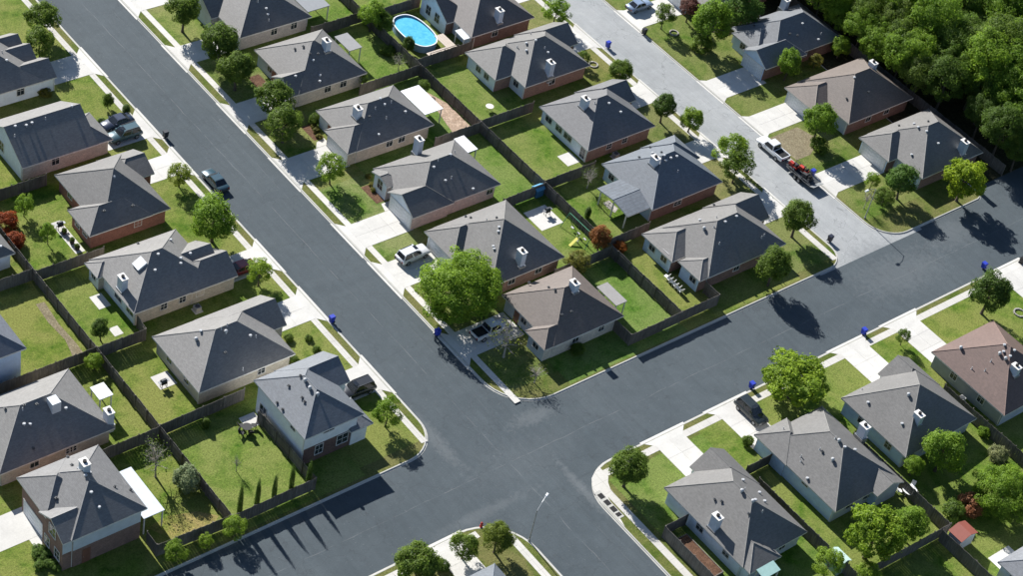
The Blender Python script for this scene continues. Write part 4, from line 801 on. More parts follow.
tree(332, 167, 1.75, 'airy', 'slight pale green tree on the front lawn of the pink-walled house', LIM, 1.1)
tree(460, 286, 4.95, 'big', 'huge bright green tree shading the pickup driveway', BRT)
tree(508, 338, 2.3, 'bare', 'pale bare tree beside the parked pickup', (1.5, 1.2, 1))
tree(537, 372, 1.3, 'bare', 'small pale half-bare bush on the corner lawn', (1.5, 1.2, 1), name='bush', cat='bush')
tree(578, 349, 0.9, 'shrub', 'single green shrub against the side of the brown-roofed corner house', LG, 1, 'shrub')
tree(315, 119, 0.85, 'shrub', 'round clipped shrub at the front of the tan-walled house', LG, 1.1, 'shrub')
tree(42, 18, 2.2, 'mid', 'leafy tree at the kerb beyond the house with three front gables', LG)
tree(40, 40, 1.9, 'mid', 'low leafy tree beside the driveway of the house with three front gables', LG)
tree(180, 174, 1.45, 'airy', 'slender pale tree on the lawn of the red brick house', YG)
tree(214, 217, 2.6, 'mid', 'broad green street tree between the red brick house and the skylight house', BRT)
tree(260, 271, 1.6, 'airy', 'small yellow-green tree beside the red car', LIM)
tree(388, 411, 1.6, 'airy', 'young open green tree in front of the white two-storey house', BRT, 1.1)
tree(24, 204, 1.1, 'airy', 'young pale tree on the lawn behind the red brick house', BRT, 1.2)
tree(48, 232, 0.9, 'airy', 'spindly young tree near the fence behind the red brick house', BRT, 1.5)
tree(6, 222, 1.4, 'shrub', 'larger red-leaved shrub behind the pale-walled house', RED, 1, 'shrub')
tree(15, 240, 1.2, 'shrub', 'smaller red-leaved shrub behind the pale-walled house', RED, 1, 'shrub')
tree(101, 328, 1.1, 'mid', 'small dark tree at the fence corner behind the skylight house', DG, 1.2)
tree(94, 361, 1.0, 'airy', 'light green bush behind the house with the roof box', LIM, 1, 'bush', None, 'bush')
tree(157, 456, 2.0, 'bare', 'bare grey tree behind the two-storey house with clipped shrubs', (1, 1, 1), 1.2)
tree(187, 480, 1.5, 'shrub', 'pale blossoming shrub in the yard with the bare tree', (2.6, 2.0, 6.5), 1.25, 'shrub', None, 'flowering_shrub')
tree(206, 424, 0.45, 'cypress', 'tiny young conifer on the lawn behind the white two-storey house', LG, 0.4, 'conifer', None, 'conifer')
tree(237, 462, 0.7, 'bare', 'small thin sapling on the lawn behind the white two-storey house', (1, 1, 1), 1.5, 'sapling', None, 'sapling')
for i, (x, h) in enumerate(((-27.95, 5.55), (-25.85, 5.25), (-23.75, 4.5), (-21.65, 5.05), (-19.45, 4.25))):
    tree(0, 0, 0.29, 'cypress', 'tall slim dark cypress in the row inside the back fence', (0.5, 0.6, 0.65), h/0.29/7.4, 'cypress', 'row of cypresses along the fence', xy=(x, 2.98))
tree(175, 551, 1.2, 'airy', 'largest of three small street trees beside the fence', LIM)
tree(205, 541, 0.8, 'airy', 'smallest of three small street trees beside the fence', LIM)
tree(235, 527, 1.25, 'airy', 'small street tree beside the cypress row', LIM)
for i, (x, y) in enumerate(((175, 430), (170, 470), (205, 450), (210, 500), (230, 475), (255, 470), (240, 530), (275, 535), (190, 550), (300, 560))):
    q = P(10+x/6.39, 480+y/6.39, 0.4); tree(0, 0, 0.52+0.05*(i % 3), 'shrub', 'small clipped round shrub beside the two-storey house door', (1.1, 1.2, 1.4), 0.9, 'shrub', 'clipped shrubs by the door', xy=q)
tree(418, 566, 2.2, 'dense', 'clipped round tree beside the short white driveway', LG, 1.0)
tree(465, 545, 1.5, 'mid', 'small tree on the lawn by the fire hydrant', LG)
tree(498, 537, 1.7, 'mid', 'olive tree on the corner beside the street lamp', (1.4, 1.2, 1))
tree(443, 566, 0.8, 'shrub', 'dark clipped round bush beside the short white driveway', DG, 1, 'bush', None, 'bush')
tree(630, 466, 1.95, 'dense', 'round clipped tree on the corner lawn with the storm drain', LG)
tree(795, 378, 3.7, 'weep', 'wide spreading tree over the lawn of the house with the black SUV', LIM, 0.62, s=1.08)
tree(748, 441, 0.75, 'shrub', 'dark shrub at the side of the house with the black SUV', LG, 1, 'shrub')
tree(904, 336, 0.9, 'airy', 'small tree between the two widest white driveways', LG, 1.2)
tree(992, 290, 2.5, 'mid', 'big dark green street tree near the red-brown roof', DG, 1.1)
tree(945, 449, 2.5, 'mid', 'large broad-leaved tree behind the grey house with the square chimney', BRT)
tree(914, 465, 1.2, 'mid', 'small broad-leaved tree by the corner of the grey house with the square chimney', BRT)
tree(985, 432, 0.8, 'shrub', 'light green shrub at the corner fence of the red-brown roofed house', BRT, 1, 'shrub')
tree(1005, 492, 3.6, 'big', 'large bright green tree beyond the red-roofed shed', BRT)
tree(876, 532, 3.2, 'weep', 'feathery green tree behind the house with the black SUV', LIM)
tree(912, 524, 1.9, 'mid', 'bright green tree beside the white garden table', BRT)
tree(830, 562, 1.7, 'airy', 'bright lime tree beside the mint shed', LIM)
tree(868, 573, 1.4, 'airy', 'lime bush at the fence below the feathery tree', LIM)
tree(971, 504, 1.6, 'shrub', 'pink-brown leaved shrub beside the red-roofed shed', (3.0, 0.9, 2.6), 1, 'shrub')
tree(998, 455, 1.3, 'shrub', 'grey-green shrub in the yard of the red-brown roofed house', (1.9, 1.4, 4), 0.8, 'shrub')
tree(955, 512, 1.4, 'shrub', 'dark green shrub beside the pink-brown shrub', LG, 1, 'shrub')
tree(557, 10, 1.9, 'airy', 'light open tree at the kerb of the pale street', BRT)
tree(584, 57, 1.0, 'airy', 'small bush by the driveway of the brick house with a notched porch', LG, 1, 'bush', None, 'bush')
tree(621, 70, 1.5, 'dense', 'round tree near the blue bin on the pale street', LG)
tree(665, 105, 1.55, 'dense', 'round dark tree before the brick house with four rear windows', DG, 1.1)
tree(692, 118, 1.6, 'mid', 'pale leafy tree beside the round dark tree', LIM)
tree(733, 151, 2.4, 'airy', 'wide light green tree in front of the blue-grey roofed house', LIM)
tree(738, 165, 2.1, 'airy', 'second light green tree in front of the blue-grey roofed house', LG)
tree(799, 216, 2.05, 'dense', 'round clipped tree beside the shaded driveway on the pale street corner', LG)
tree(775, 265, 1.9, 'tall', 'tall oval tree throwing a long shadow on the cross street', LG, 1.0)
tree(590, 176, 1.5, 'bare', 'brownish sparse tree behind the blue-grey roofed house', (1, 1, 1))
tree(601, 237, 1.35, 'mid', 'red-brown leaved tree at the fence by the swing set', (2.4, 0.7, 1.4), 1.1)
tree(620, 247, 0.9, 'shrub', 'reddish shrub at the fence by the swing set', (2.8, 0.7, 1), 1, 'shrub')
tree(578, 261, 1.5, 'airy', 'olive brown tree behind the grey house near the swing set', OLV)
tree(588, 213, 0.4, 'cypress', 'slim dark conifer at the fence behind the blue-grey roofed house', DG, 0.6, 'conifer', None, 'conifer')
tree(690, 8, 1.5, 'mid', 'purple-leaved tree near the driveway with the blue car', (1.4, 0.45, 2.2), 1.1)
tree(665, 14, 1.5, 'airy', 'green sapling tree near the driveway with the blue car', LG, 1.2)
tree(714, 21, 2.9, 'mid', 'big leafy tree on the lawn before the dark-roofed house', BRT, 1.1)
tree(702, 44, 1.5, 'shrub', 'dark bush under the big leafy tree', LG, 1, 'bush', None, 'bush')
tree(745, 8, 2.6, 'mid', 'grey-green tree behind the big leafy tree', (1.0, 1.15, 1.3), 1.1)
tree(790, 62, 1.6, 'mid', 'narrow bright tree between the dark-roofed house and the brown-roofed house', BRT, 1.35)
tree(841, 45, 1.5, 'mid', 'bright bushy tree at the back corner of the dark-roofed house', BRT)
tree(816, 60, 1.0, 'airy', 'thin olive bush between the dark-roofed house and the brown-roofed house', OLV, 1, 'bush', None, 'bush')
tree(820, 121, 2.25, 'mid', 'full green tree before the brown-roofed house', BRT, 1.15)
tree(820, 145, 1.3, 'shrub', 'dark shrub under the full green tree', LG, 1, 'shrub')
tree(904, 180, 2.2, 'mid', 'dark green tree before the house under the yellow-green tree', (0.8, 1.0, 1.1))
tree(966, 178, 2.9, 'weep', 'yellow-green feathery tree on the corner by the cross street', (1.9, 1.75, 0.85), 1.0)
tree(873, 180, 1.1, 'airy', 'small yellow-green bush by the garage of the house under the yellow-green tree', LIM, 1, 'bush', None, 'bush')
tree(868, 197, 0.9, 'bare', 'thin bare sapling on the pale street corner lawn', (1, 1, 1), 1.6, 'sapling', None, 'sapling')
tree(885, 195, 1.4, 'airy', 'low light green bush on the pale street corner lawn', LG, 0.8, 'bush', None, 'bush')
tree(372, 14, 1.9, 'mid', 'light and dark leafy tree beside the oval pool fence', BRT)
tree(383, 22, 1.4, 'mid', 'darker leafy tree beside the oval pool fence', LG)
tree(409, 44, 0.8, 'tall', 'small conifer at the edge of the oval pool', DG, 1, 'conifer', None, 'conifer')
tree(400, 60, 1.3, 'bare', 'bare brush between the pool fence and the back lawn', (1, 1, 1), 1, 'bush', None, 'bush')
tree(388, 50, 1.1, 'shrub', 'low dark bush on the back lawn beside the pool fence', LG, 0.7, 'bush', None, 'bush')
tree(424, 86, 0.9, 'airy', 'sparse bush at the head of the peach gravel bed', LG, 1, 'bush', None, 'bush')
tree(362, 77, 0.9, 'airy', 'sparse shrub at the back corner of the low grey house', LG, 1, 'shrub')
tree(1018, 6, 2.5, 'mid', 'bright tree at the far edge of the wood', BRT)
for i, (x, y, r) in enumerate(((165, 480, .45), (185, 530, .4), (190, 560, .4))):
    tree(341+x/5.982, 96+y/5.982, r, 'shrub', 'low brown-green plant in the front bed of the pink-walled house', OLV, 0.8, 'plant', 'plants in the front bed', 'plant')
for i, (x, y, r) in enumerate(((855, 180, .45), (870, 205, .5), (885, 240, .45))):
    tree(171+x/5.982, 96+y/5.982, r, 'shrub', 'low plant in the front bed of the tan-walled house', OLV, 0.8, 'plant', 'plants in the tan house bed', 'plant')
for i, (x, y, r) in enumerate(((705, 300, .6), (740, 425, .55), (870, 365, .5), (825, 300, .5))):
    tree(171+x/5.982, 288+y/5.982, r, 'shrub', 'low green shrub in front of the house with turbine vents', LG, 0.8, 'shrub', 'front shrubs of the turbine vent house', 'shrub')
tree(45, 92, 0.9, 'shrub', 'brownish low shrub between the gable-ended house and the house with three front gables', OLV, 0.7, 'shrub')
tree(108, 100, 0.7, 'tall', 'small pointed conifer on the lawn by the two parked cars', LG, 1, 'conifer', None, 'conifer')
tree(102, 122, 0.6, 'shrub', 'dark shrub beside the black parked car', DG, 1, 'shrub')
tree(126, 110, 0.5, 'cypress', 'short dark column shrub at the sidewalk by the two parked cars', DG, 0.4, 'shrub', None, 'shrub')
# the wood
rw = random.Random(5)
spots = []
for i in range(2600):
    x, y = rw.uniform(94.6, 150), rw.uniform(3, 68)
    if any((x-a)**2+(y-b)**2 < 9.5 for a, b in spots): continue
    q = Vector((x, y, 6))-Vector(CAM); zc = q.dot(Vector(_F)); u = q.dot(Vector(_R))/zc*FPX+PPX; v = -q.dot(Vector(_U))/zc*FPX+PPY
    if -30 < u < 1110 and -90 < v < 215: spots.append((x, y))
spots += [(92.6+rw.uniform(-.6, .8), 45.5+i*4.2) for i in range(5)] + [(94.2+rw.uniform(-.3, .5), 20.5+i*4.0) for i in range(6)]
for i, (x, y) in enumerate(spots):
    near = x < 99
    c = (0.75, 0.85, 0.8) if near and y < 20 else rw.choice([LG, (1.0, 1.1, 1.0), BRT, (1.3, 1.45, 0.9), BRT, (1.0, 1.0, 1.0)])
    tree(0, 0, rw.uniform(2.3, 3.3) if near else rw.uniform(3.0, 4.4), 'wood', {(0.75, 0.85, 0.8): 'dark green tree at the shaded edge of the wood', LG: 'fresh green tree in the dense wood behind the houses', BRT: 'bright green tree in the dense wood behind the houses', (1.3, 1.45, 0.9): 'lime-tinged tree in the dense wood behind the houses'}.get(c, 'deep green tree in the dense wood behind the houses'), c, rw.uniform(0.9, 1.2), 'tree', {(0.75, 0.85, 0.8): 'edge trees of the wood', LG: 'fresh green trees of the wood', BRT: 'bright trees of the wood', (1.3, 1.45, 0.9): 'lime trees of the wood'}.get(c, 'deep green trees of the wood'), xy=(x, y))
print('wood trees', len(spots))

# ------------------------------------------------------------------ vehicles
_wh = {}
def wheel_meshes(r):
    if r not in _wh:
        t = MB(); t.tube((0, -0.11, 0), (0, 0.11, 0), r, r, 18); k = MB(); k.tube((0, -0.118, 0), (0, 0.118, 0), r*0.62, r*0.62, 12)
        for i in range(5):
            a = 2*math.pi*i/5; k.box(r*0.3*math.cos(a)-0.03, r*0.3*math.cos(a)+0.03, -0.124, 0.124, r*0.3*math.sin(a)-0.03, r*0.3*math.sin(a)+0.03)
        _wh[r] = (t.mesh('tyre', 'rubber'), k.mesh('rim', 'grey_metal'))
    return _wh[r]
def wheel(root, x, y, r):
    e = ob('wheel', None, root, None, (x, y, r)); a, b = wheel_meshes(r); ob('tyre', a, e); ob('rim', b, e)
def loft(m, secs):
    """secs: list of (x, [(y,z)...]) closed cross-sections"""
    L = [[m.vv((x, y, z)) for y, z in pr] for x, pr in secs]; n = len(L[0])
    for a, b in zip(L, L[1:]):
        for i in range(n): j = (i+1) % n; m.f.append([a[i], a[j], b[j], b[i]]); m.mi.append(0)
    m.f.append(L[0][::-1]); m.mi.append(0); m.f.append(L[-1]); m.mi.append(0)
def sect(hw, zb, zt, r=0.12):
    zm = zb+(zt-zb)*0.55
    h = [(hw*0.9, zb), (hw, zb+0.12), (hw*1.0, zm), (hw*0.97, zt-r*0.6), (hw*0.9, zt)]
    return h+[(-y, z) for y, z in h[::-1]]
def car(kind, label, x, y, ang, col, cat='car', z=0.03, name=None):
    """x axis is forward"""
    sp = dict(suv=(4.75, 1.88, 0.36, [(-2.37, .55, .92), (-2.28, .4, 1.02), (-1.6, .32, 1.04), (0.6, .3, 1.04), (1.3, .32, 1.0), (2.1, .36, 0.93), (2.37, .5, 0.78)], (-2.2, -1.95, 0.35, 1.05), 1.03, 1.74),
              sedan=(4.6, 1.78, 0.32, [(-2.3, .5, .86), (-2.2, .36, .93), (-1.5, .28, .95), (0.6, .27, .93), (1.3, .3, .88), (2.05, .34, .78), (2.3, .48, .66)], (-1.75, -1.0, 0.2, 1.0), 0.93, 1.42),
              pickup=(5.5, 1.95, 0.4, [(-2.75, .6, 1.0), (-2.7, .5, 1.05), (-1.6, .42, 1.06), (0.9, .4, 1.08), (1.6, .42, 1.06), (2.5, .46, 1.0), (2.75, .6, .85)], (-0.75, -0.55, 0.75, 1.4), 1.07, 1.82),
              van=(4.9, 1.95, 0.36, [(-2.45, .55, 1.0), (-2.35, .4, 1.06), (-1.6, .3, 1.06), (0.8, .3, 1.05), (1.4, .32, 1.0), (2.2, .36, 0.9), (2.45, .5, 0.75)], (-2.3, -2.1, 0.45, 1.45), 1.05, 1.78))[kind]
    L, Wd, wr, st, gh, zb, zt = sp; hw = Wd/2
    r = thing(name or {'pickup': 'pickup_truck'}.get(kind, 'car'), label, cat, (x, y, z), ang); r.scale = (0.91,)*3
    body = MB(); loft(body, [(a, sect(hw*(0.93 if i in (0, len(st)-1) else 1), b, c)) for i, (a, b, c) in enumerate(st)])
    bo = body.build('body', 'car_paint', r, col, True)
    for p in bo.data.polygons: p.use_smooth = True
    # cabin
    ba, ta, tb, fb = gh; c = MB(); hb = hw*0.93; ht = hw*0.76
    c.faces([(ba, -hb, zb-.03), (fb, -hb, zb-.03), (fb, hb, zb-.03), (ba, hb, zb-.03), (ta, -ht, zt), (tb, -ht, zt), (tb, ht, zt), (ta, ht, zt)], [(4, 5, 6, 7), (0, 1, 5, 4), (1, 2, 6, 5), (2, 3, 7, 6), (3, 0, 4, 7)])
    c.box(ta+.08, tb-.08, -ht+.08, ht-.08, zt-.02, zt+0.025)
    c.build('cabin', 'car_paint', r, col)
    def pane(nm, pts, off):
        # pts bottom-left, bottom-right, top-right, top-left on a cabin face; inset, lifted by off
        A = [Vector(p) for p in pts]; cen = sum(A, Vector())/4; q = MB(); q.poly([tuple(cen+(a-cen)*0.86+Vector(off)) for a in A]); q.build(nm, 'car_glass', r)
    pane('windscreen', [(fb, -hb, zb), (fb, hb, zb), (tb, ht, zt), (tb, -ht, zt)], (0.012, 0, 0.012))
    pane('rear_window', [(ba, hb, zb), (ba, -hb, zb), (ta, -ht, zt), (ta, ht, zt)], (-0.012, 0, 0.008))
    mb, mt = ba+(fb-ba)*0.5, ta+(tb-ta)*0.5
    for s in (-1, 1):
        if kind == 'pickup': pane('side_window', [(ba, s*hb, zb), (fb, s*hb, zb), (tb, s*ht, zt), (ta, s*ht, zt)][::s], (0, s*0.012, 0.008))
        else:
            pane('side_window', [(ba, s*hb, zb), (mb, s*hb, zb), (mt, s*ht, zt), (ta, s*ht, zt)][::s], (0, s*0.012, 0.008))
            pane('side_window', [(mb, s*hb, zb), (fb, s*hb, zb), (tb, s*ht, zt), (mt, s*ht, zt)][::s], (0, s*0.012, 0.008))
        k = MB(); k.box(fb-0.45, fb-0.25, s*(hw+0.02)-0.09, s*(hw+0.02)+0.09, zb+0.02, zb+0.17); k.build('mirror', 'car_paint', r, col)
        k = MB(); xf = st[-1][0]; k.box(xf-0.16, xf+0.005, s*hw*0.68-0.2, s*hw*0.68+0.2, st[-1][2]-0.2, st[-1][2]-0.03); k.build('headlight', 'headlight_glass', r)
        k = MB(); xr = st[0][0]; k.box(xr-0.006, xr+0.1, s*hw*0.74-0.13, s*hw*0.74+0.13, st[0][2]-0.3, st[0][2]-0.02); k.build('taillight', 'taillight_glass', r)
        for xw in (-L*0.3, L*0.31): wheel(r, xw, s*(hw-0.09), wr)
    for xb, nm in ((st[-1][0], 'bumper'), (st[0][0], 'bumper')):
        k = MB(); k.box(xb-0.06, xb+0.06, -hw*0.9, hw*0.9, st[0][1]-0.05, st[0][1]+0.16); k.build(nm, 'dark_metal', r)
    if kind == 'pickup':
        k = MB(); k.box(-2.6, -0.85, -hw*0.78, hw*0.78, 0.85, 1.068); k.build('bed_liner', 'black', r)
        for s in (-1, 1):
            k = MB(); k.box(-2.7, -0.78, s*hw*0.88-0.06, s*hw*0.88+0.06, 1.0, 1.16); k.build('bed_rail', 'car_paint', r, col)
        k = MB(); k.box(-2.74, -2.64, -hw*0.86, hw*0.86, 0.62, 1.15); k.build('tailgate', 'car_paint', r, col)
    if kind in ('suv', 'van'):
        for s in (-1, 1):
            k = MB(); k.box(ta+.15, tb-.2, s*ht*0.9-0.025, s*ht*0.9+0.025, zt+0.02, zt+0.07); k.build('roof_rail', 'dark_metal', r)
        k = MB(); k.box(0.0, 0.5, -0.4, 0.4, zt+0.02, zt+0.035); k.build('sunroof', 'car_glass', r)
    return r
q = P(412, 258); car('suv', 'white SUV with dark roof window on the driveway by the huge tree', q[0], q[1], math.pi*0+0.05, (0.72, 0.73, 0.74), 'SUV')
q = P(487, 334); car('pickup', 'pale silver pickup with empty dark bed under the huge tree', q[0]+.3, q[1], 0.02, (0.55, 0.56, 0.58), 'pickup truck')
q = P(356, 393); car('suv', 'black SUV on the driveway of the white two-storey house', q[0], q[1], math.pi-0.03, (0.03, 0.032, 0.036), 'SUV')
q = P(211.5, 184); car('sedan', 'dark blue-green car parked at the kerb by the red brick house', -2.0+0.05, q[1], math.pi/2, (0.035, 0.075, 0.1), 'car', ZR+0.01)
q = P(117, 126); car('sedan', 'dark navy sedan beside the teal SUV on the driveway', q[0], q[1]+.1, math.pi+0.03, (0.025, 0.035, 0.065), 'car')
q = P(124, 138); car('suv', 'dark teal SUV beside the dark sedan on the driveway', q[0], q[1], math.pi, (0.05, 0.10, 0.12), 'SUV')
q = P(243, 271); car('sedan', 'dark red car on the driveway of the skylight house', q[0]-.6, q[1], math.pi, (0.16, 0.012, 0.02), 'car')
q = P(750, 415); car('suv', 'black SUV on the wide driveway near the spreading tree', q[0], q[1], -math.pi/2, (0.022, 0.03, 0.032), 'SUV')
q = P(637, 9); car('sedan', 'blue-grey car on the driveway near the purple-leaved tree', q[0]+.3, q[1], 0.0, (0.22, 0.29, 0.40), 'car')
q = P(772, 153); car('pickup', 'white pickup towing a loaded trailer on the pale street', 67.45, q[1]+.2, math.pi/2, (0.76, 0.77, 0.78), 'pickup truck', ZR+0.02)
# trailer with lawn machines
q = P(800, 177)
tr = thing('utility_trailer', 'open mesh trailer loaded with red and black lawn machines behind the white pickup', 'trailer', (67.45, q[1]-.1, ZR+0.02), math.pi/2)
m = MB(); m.box(-2.3, 2.3, -1.0, 1.0, 0.55, 0.63); m.build('deck', 'dark_metal', tr)
m = MB(); m.tube((2.3, 0.5, 0.55), (3.3, 0, 0.55), 0.05, 0.05); m.tube((2.3, -0.5, 0.55), (3.3, 0, 0.55), 0.05, 0.05); m.build('drawbar', 'dark_metal', tr)
for s in (-1, 1):
    m = MB(); m.box(-2.3, 2.3, s-0.03, s+0.03, 0.95, 1.0)
    for i in range(7): m.box(-2.3+i*0.75, -2.26+i*0.75, s-0.025, s+0.025, 0.63, 0.95)
    m.build('side_rail', 'dark_metal', tr); wheel(tr, -0.5, s*1.1, 0.32); wheel(tr, 0.25, s*1.1, 0.32)
m = MB(); m.faces([(-2.3, -0.95, 0.62), (-2.3, 0.95, 0.62), (-3.0, 0.95, 0.9), (-3.0, -0.95, 0.9), (-2.3, -0.95, 0.56), (-2.3, 0.95, 0.56), (-3.0, 0.95, 0.84), (-3.0, -0.95, 0.84)], [(0, 1, 2, 3), (7, 6, 5, 4), (0, 3, 7, 4), (1, 5, 6, 2), (3, 2, 6, 7)]); m.build('ramp', 'grey_metal', tr)
rt = random.Random(4)
for i, (u, v, c, lab) in enumerate(((1.6, 0.3, (0.35, 0.03, 0.02), 'red riding mower at the front of the trailer'), (0.3, -0.35, (0.45, 0.05, 0.03), 'red riding mower in the middle of the trailer'), (-1.0, 0.3, (0.05, 0.05, 0.05), 'black riding mower at the rear of the trailer'))):
    mw = thing('riding_mower', lab, 'mower', (67.45-v, q[1]-.1+u, ZR+0.65), math.pi/2+0.1*i)
    m = MB(); m.frus((-0.1, 0.75, -0.3, 0.3), (0.0, 0.68, -0.24, 0.24), 0.3, 0.72); m.build('hood', 'painted', mw, c)
    m = MB(); m.frus((-0.75, -0.15, -0.35, 0.35), (-0.7, -0.2, -0.3, 0.3), 0.25, 0.5); m.build('body', 'painted', mw, c)
    m = MB(); m.box(-0.6, -0.2, -0.22, 0.22, 0.52, 0.62); m.box(-0.66, -0.58, -0.22, 0.22, 0.6, 0.95); m.build('seat', 'black', mw)
    m = MB(); m.box(-0.45, 0.3, -0.55, 0.55, 0.08, 0.22); m.build('cutter_deck', 'dark_metal', mw)
    m = MB(); m.tube((0.02, 0, 0.7), (-0.12, 0, 0.98), 0.03, 0.03); m.tube((-0.13, 0, 0.96), (-0.10, 0, 1.0), 0.17, 0.17, 10); m.build('steering_wheel', 'black', mw)
    for sx_, ry, rr in ((-0.5, 0.36, 0.24), (0.5, 0.3, 0.17)):
        for s in (-1, 1): wheel(mw, sx_, s*ry, rr)

# ------------------------------------------------------------------ street furniture
def wheelie_bin(label, px, py, col, ang=0.0, open_=False, dz=0.0, xy=None):
    q = xy or P(px, py, 0.5); r = thing('wheelie_bin', label, 'bin', (q[0], q[1], dz), ang); r.scale = (0.9,)*3
    m = MB(); m.frus((-0.26, 0.26, -0.24, 0.24), (-0.33, 0.33, -0.31, 0.31), 0.08, 0.95); m.build('body', 'painted', r, col)
    m = MB(); m.frus((-0.38, 0.36, -0.34, 0.34), (-0.34, 0.3, -0.28, 0.28), 0.955, 1.06); m.build('lid', 'painted', r, tuple(c*0.9 for c in col))
    m = MB(); m.tube((-0.4, -0.25, 0.92), (-0.4, 0.25, 0.92), 0.025, 0.025); m.build('handle', 'painted', r, col)
    for s in (-1, 1): w = MB(); w.tube((-0.24, s*0.24, 0.12), (-0.24, s*0.31, 0.12), 0.12, 0.12, 10); w.build('wheel', 'rubber', r)
BL = (0.02, 0.045, 0.42)
wheelie_bin('blue bin at the kerb by the driveway of the turbine vent house', 332, 319, BL, math.pi, dz=0, xy=P(331.5, 322))
wheelie_bin('blue bin at the kerb in the shadow of the huge tree', 436, 332, BL, 0, xy=P(437, 335))
wheelie_bin('blue bin at the kerb beside the widest white driveway', 862, 331, BL, 1.5, xy=P(863, 334))
wheelie_bin('blue bin at the kerb beside the spreading tree', 750, 385, BL, 1.5, xy=P(751, 388))
wheelie_bin('blue bin at the kerb of the pale street by the round tree', 607, 44, BL, math.pi, xy=P(607.5, 47))
wheelie_bin('blue bin on the pale street beside the trailer', 812, 172, BL, 0, xy=P(812, 175))
wheelie_bin('blue bin at the kerb behind the big dark green street tree', 983, 266, BL, 1.5, xy=P(983, 268))
wheelie_bin('black bin at the kerb by the two parked cars', 165, 135, (0.015, 0.02, 0.03), 0, xy=P(165.5, 137))
wheelie_bin('dark bin at the pale street kerb near the blue car', 643, 33, (0.02, 0.022, 0.025), 0, xy=P(644, 34))
wheelie_bin('black bin at the pale street corner sidewalk', 829, 239, (0.015, 0.02, 0.04), 0, xy=P(829.5, 241))
wheelie_bin('dark bin on the far white driveway by the big dark green street tree', 1021, 261, (0.02, 0.02, 0.02), 0, xy=P(1021, 263))
def lamp(label, x, y, ang, h=5.0, arm=1.9):
    r = thing('street_lamp', label, 'street lamp', (x, y, 0), ang)
    m = MB(); m.tube((0, 0, 0), (0, 0, h), 0.075, 0.045, 8); m.tube((0, 0, 0), (0, 0, 0.25), 0.15, 0.13, 8); m.build('post', 'grey_metal', r)
    m = MB(); m.tube((0, 0, h-0.05), (arm*0.5, 0, h+0.35), 0.035, 0.03); m.tube((arm*0.5, 0, h+0.35), (arm, 0, h+0.5), 0.03, 0.03); m.build('arm', 'grey_metal', r)
    m = MB(); m.frus((arm-0.1, arm+0.5, -0.15, 0.15), (arm-0.05, arm+0.4, -0.1, 0.1), h+0.42, h+0.58); k = m.build('lamp_head', 'white_metal', r)
lx, ly, _ = P(529, 541); lamp('tall grey street lamp on the verge at the road junction', lx, ly, math.radians(25), 4.9, 1.9)
lamp('street lamp on the lawn corner of the pale street', 69.3, 5.6, math.pi, 5.0, 1.7)
q = P(474.7, 520)
hy = thing('fire_hydrant', 'red fire hydrant on the verge by the junction', 'hydrant', (q[0], q[1]-1.1, 0.0))
m = MB(); m.tube((0, 0, 0), (0, 0, 0.55), 0.12, 0.11, 8); m.tube((0, 0, 0), (0, 0, 0.08), 0.18, 0.18, 8); m.build('barrel', 'painted', hy, (0.35, 0.02, 0.015))
m = MB(); m.ball((0, 0, 0.57), 0.14, 0.16); m.tube((0, 0, 0.7), (0, 0, 0.8), 0.04, 0.04); m.build('bonnet', 'painted', hy, (0.35, 0.02, 0.015))
m = MB(); m.tube((-0.22, 0, 0.4), (0.22, 0, 0.4), 0.06, 0.06); m.build('nozzle', 'painted', hy, (0.4, 0.03, 0.02)); m = MB(); m.tube((0, 0, 0.4), (0, -0.22, 0.4), 0.08, 0.08); m.build('nozzle', 'painted', hy, (0.4, 0.03, 0.02))
# storm drain inlet
sd = thing('storm_drain', 'storm drain inlet with dark openings in the corner sidewalk', 'drain', (7.62, -15.0, 0.02), math.radians(90))
m = MB(); m.box(-2.1, 2.1, -0.42, 0.42, -0.05, 0.012); m.build('cover_slab', 'kerb_concrete', sd)
for i, (u, w) in enumerate(((-1.6, 0.5), (-0.75, 0.75), (0.3, 0.75), (1.35, 0.7))):
    m = MB(); m.box(u-w/2, u+w/2, -0.33, 0.3, -0.04, 0.03 if i % 2 else 0.02); m.build('grate', 'black', sd)
for i, (px, py) in enumerate(((107, 116), (337, 299), (1000, 262), (650, 63), (447, 515))):
    pass

# ------------------------------------------------------------------ back-yard things
# oval pool
pc = (38.2, 62.9); r = thing('swimming_pool', 'oval above-ground swimming pool with bright blue water', 'pool', (pc[0], pc[1], 0))
N = 40; rx, ry = 2.15, 3.7
def oval(a, b, n=N): return [((abs(math.cos(t))**0.8)*math.copysign(a, math.cos(t)), (abs(math.sin(t))**0.8)*math.copysign(b, math.sin(t))) for t in [2*math.pi*i/n for i in range(n)]]
ov = [oval(rx+0.02, ry+0.02), oval(rx-0.05, ry-0.05)]
m = MB(); A = [m.vv((p[0], p[1], 0)) for p in ov[0]]; B = [m.vv((p[0], p[1], 1.12)) for p in ov[0]]; C = [m.vv((p[0], p[1], 1.12)) for p in ov[1]]; D = [m.vv((p[0], p[1], 0.05)) for p in ov[1]]
for a, b in ((A, B), (B, C), (C, D)):
    for i in range(N): j = (i+1) % N; m.f.append([a[i], a[j], b[j], b[i]]); m.mi.append(0)
m.build('pool_wall', 'painted', r, (0.25, 0.38, 0.52))
m = MB(); A = [m.vv((p[0], p[1], 1.13)) for p in oval(rx+0.09, ry+0.09)]; B = [m.vv((p[0], p[1], 1.17)) for p in oval(rx+0.08, ry+0.08)]; C = [m.vv((p[0], p[1], 1.17)) for p in oval(rx-0.07, ry-0.07)]; D = [m.vv((p[0], p[1], 1.12)) for p in oval(rx-0.07, ry-0.07)]
